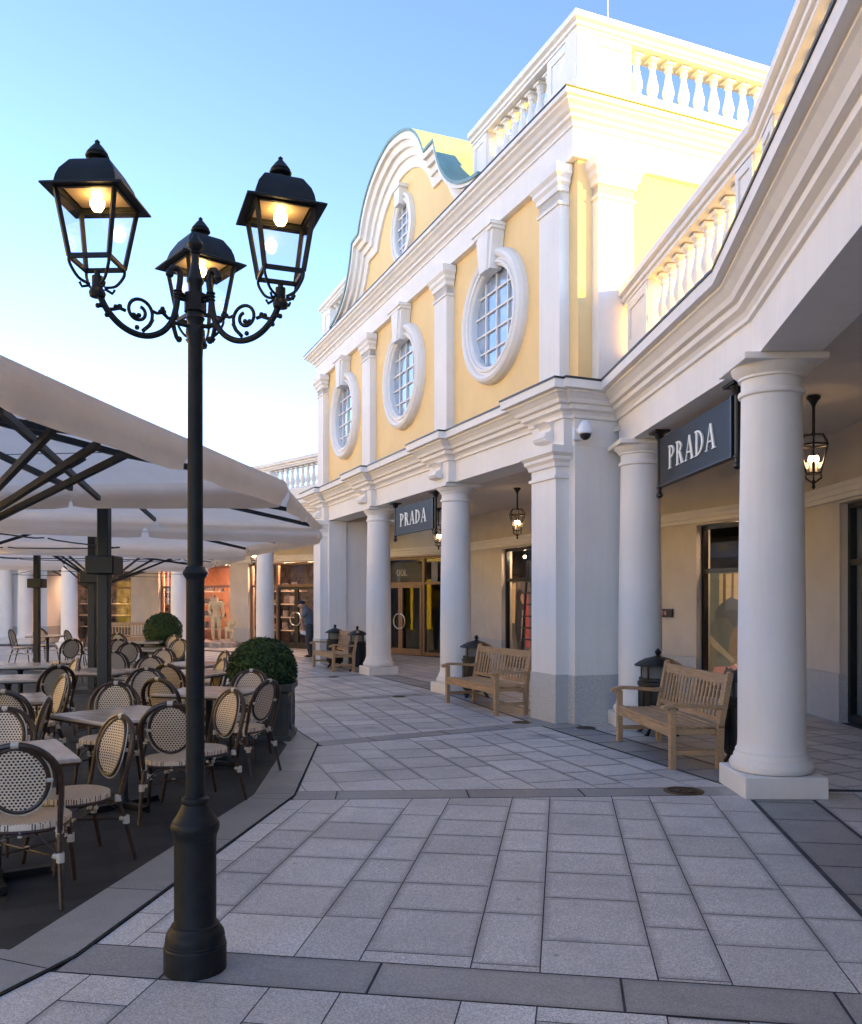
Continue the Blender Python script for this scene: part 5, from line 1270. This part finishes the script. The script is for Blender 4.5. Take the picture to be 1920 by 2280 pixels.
Bn = [(0, 1), (1, 2), (2, 3), (3, 4), (4, 5), (5, 6), (0, 7), (7, 8), (8, 9), (9, 10), (0, 11), (11, 12), (12, 13), (13, 14), (2, 15), (15, 16), (16, 17), (17, 18), (2, 19), (19, 20), (20, 21), (21, 22)]
bd = skinned('body', pt, J, Bn, M['skin'])
for hx, hy, hz in ((-.16, -.12, .77), (-.25, .13, .91)):
    for k in range(4): f_ = (k-1.5)*.014; bdm = MB().tube([(hx+f_, hy, hz), (hx+f_*1.2-.01, hy, hz-.045-.006*(k % 2)), (hx+f_-.02, hy, hz-.075)], [.009, .008, .006], 6); bdm.build('finger', M['skin'], bd)
    MB().tube([(hx-.02, hy+.01, hz+.01), (hx-.045, hy+.01, hz-.03)], [.010, .008], 6).build('thumb', M['skin'], bd)
infl = lambda idx, e: [(*J[i][:3], J[i][3]+e) for i in idx]
skinned('shirt', pt, [(0, 0, .90, .140)]+infl([1, 2, 3], .016)+infl([15], .018)+[(-.17, -.205, 1.18, .058)]+infl([19], .018)+[(-.055, .225, 1.16, .058)], [(0, 1), (1, 2), (2, 3), (2, 4), (4, 5), (2, 6), (6, 7)], M['shirt'])
skinned('trousers', pt, infl([0, 7, 8, 9], .018)+infl([11, 12, 13], .018), [(0, 1), (1, 2), (2, 3), (0, 4), (4, 5), (5, 6)], M['trousers'])
for i in (9, 13): sh = MB(); x, y, z, _ = J[i]; sh.sphere((x-.05, y, .045), .05, 12, (2.4, .95, .9)); sh.build('shoe', M['black'], pt)
cp = MB(); cp.sphere((-.24, 0, 1.585), .098, 16, (1.05, .95, .75)); cp.slabv([(-.40, 1.56), (-.30, 1.575), (-.30, 1.588), (-.40, 1.570)], -.07, .07); cp.build('cap', M['cap'], pt)
fc = MB(); fc.sphere((-.335, 0, 1.49), .018, 8, (1.2, .8, 1.3)); fc.sphere((-.24, -.09, 1.49), .022, 8, (1, .4, 1.3)); fc.sphere((-.24, .09, 1.49), .022, 8, (1, .4, 1.3)); fc.build('face_details', M['skin'], pt)
cl = MB(); 
cl.sphere((-.17, -.13, .72), .07, 12, (1.2, .5, .8)); cl.sphere((-.12, -.12, .69), .05, 10, (1.3, .6, .8)); o = cl.build('cloth', M['clothw']); o.location = (-3.52, 25.3, 0)
tag(o, 'white cloth held in the hand of the stooping person', 'cloth')
# mannequin-like statue group on a rocky base
st = thing('statue', 'cream headless standing figure on a rocky base before the far shops', 'statue', (-7.55, 30.6, 0))
b = MB(); random.seed(11)
for i in range(26):
    a = random.uniform(0, 2*pi); r = random.uniform(0, 1.25); h = .20*(1-r/1.5); b.sphere((r*cos(a), r*sin(a)*.6, h*.5), random.uniform(.14, .30)*(1-.3*r), 7, (1.2, 1, .8+random.random()*.3))
b.build('rock_base', M['rock'], st)
S1 = [(0, 0, 1.12, .13), (.01, 0, 1.30, .115), (0, 0, 1.50, .15), (0, 0, 1.64, .085), (.01, 0, 1.73, .055), (-.09, 0, 1.06, .10), (-.10, -.03, .68, .07), (-.09, 0, .30, .05), (.09, 0, 1.06, .10), (.11, 0, .68, .07), (.12, .02, .30, .05),
      (-.19, 0, 1.56, .065), (-.24, -.02, 1.30, .05), (-.16, -.14, 1.18, .04), (.19, 0, 1.56, .065), (.26, 0, 1.30, .05), (.25, -.02, 1.06, .038)]
skinned('standing_figure', st, S1, [(0, 1), (1, 2), (2, 3), (3, 4), (0, 5), (5, 6), (6, 7), (0, 8), (8, 9), (9, 10), (2, 11), (11, 12), (12, 13), (2, 14), (14, 15), (15, 16)], M['statue'])
S2 = [(.48, 0, .62, .09), (.50, 0, .80, .08), (.52, 0, .92, .05), (.53, 0, 1.00, .065), (.36, -.05, .68, .055), (.38, -.08, .30, .04), (.60, 0, .55, .055), (.55, -.05, .28, .04), (.62, 0, .80, .035), (.72, -.03, .95, .03), (.40, 0, .82, .035), (.33, -.05, .98, .028)]
skinned('small_figure', st, S2, [(0, 1), (1, 2), (2, 3), (0, 4), (4, 5), (0, 6), (6, 7), (1, 8), (8, 9), (1, 10), (10, 11)], M['statue'])
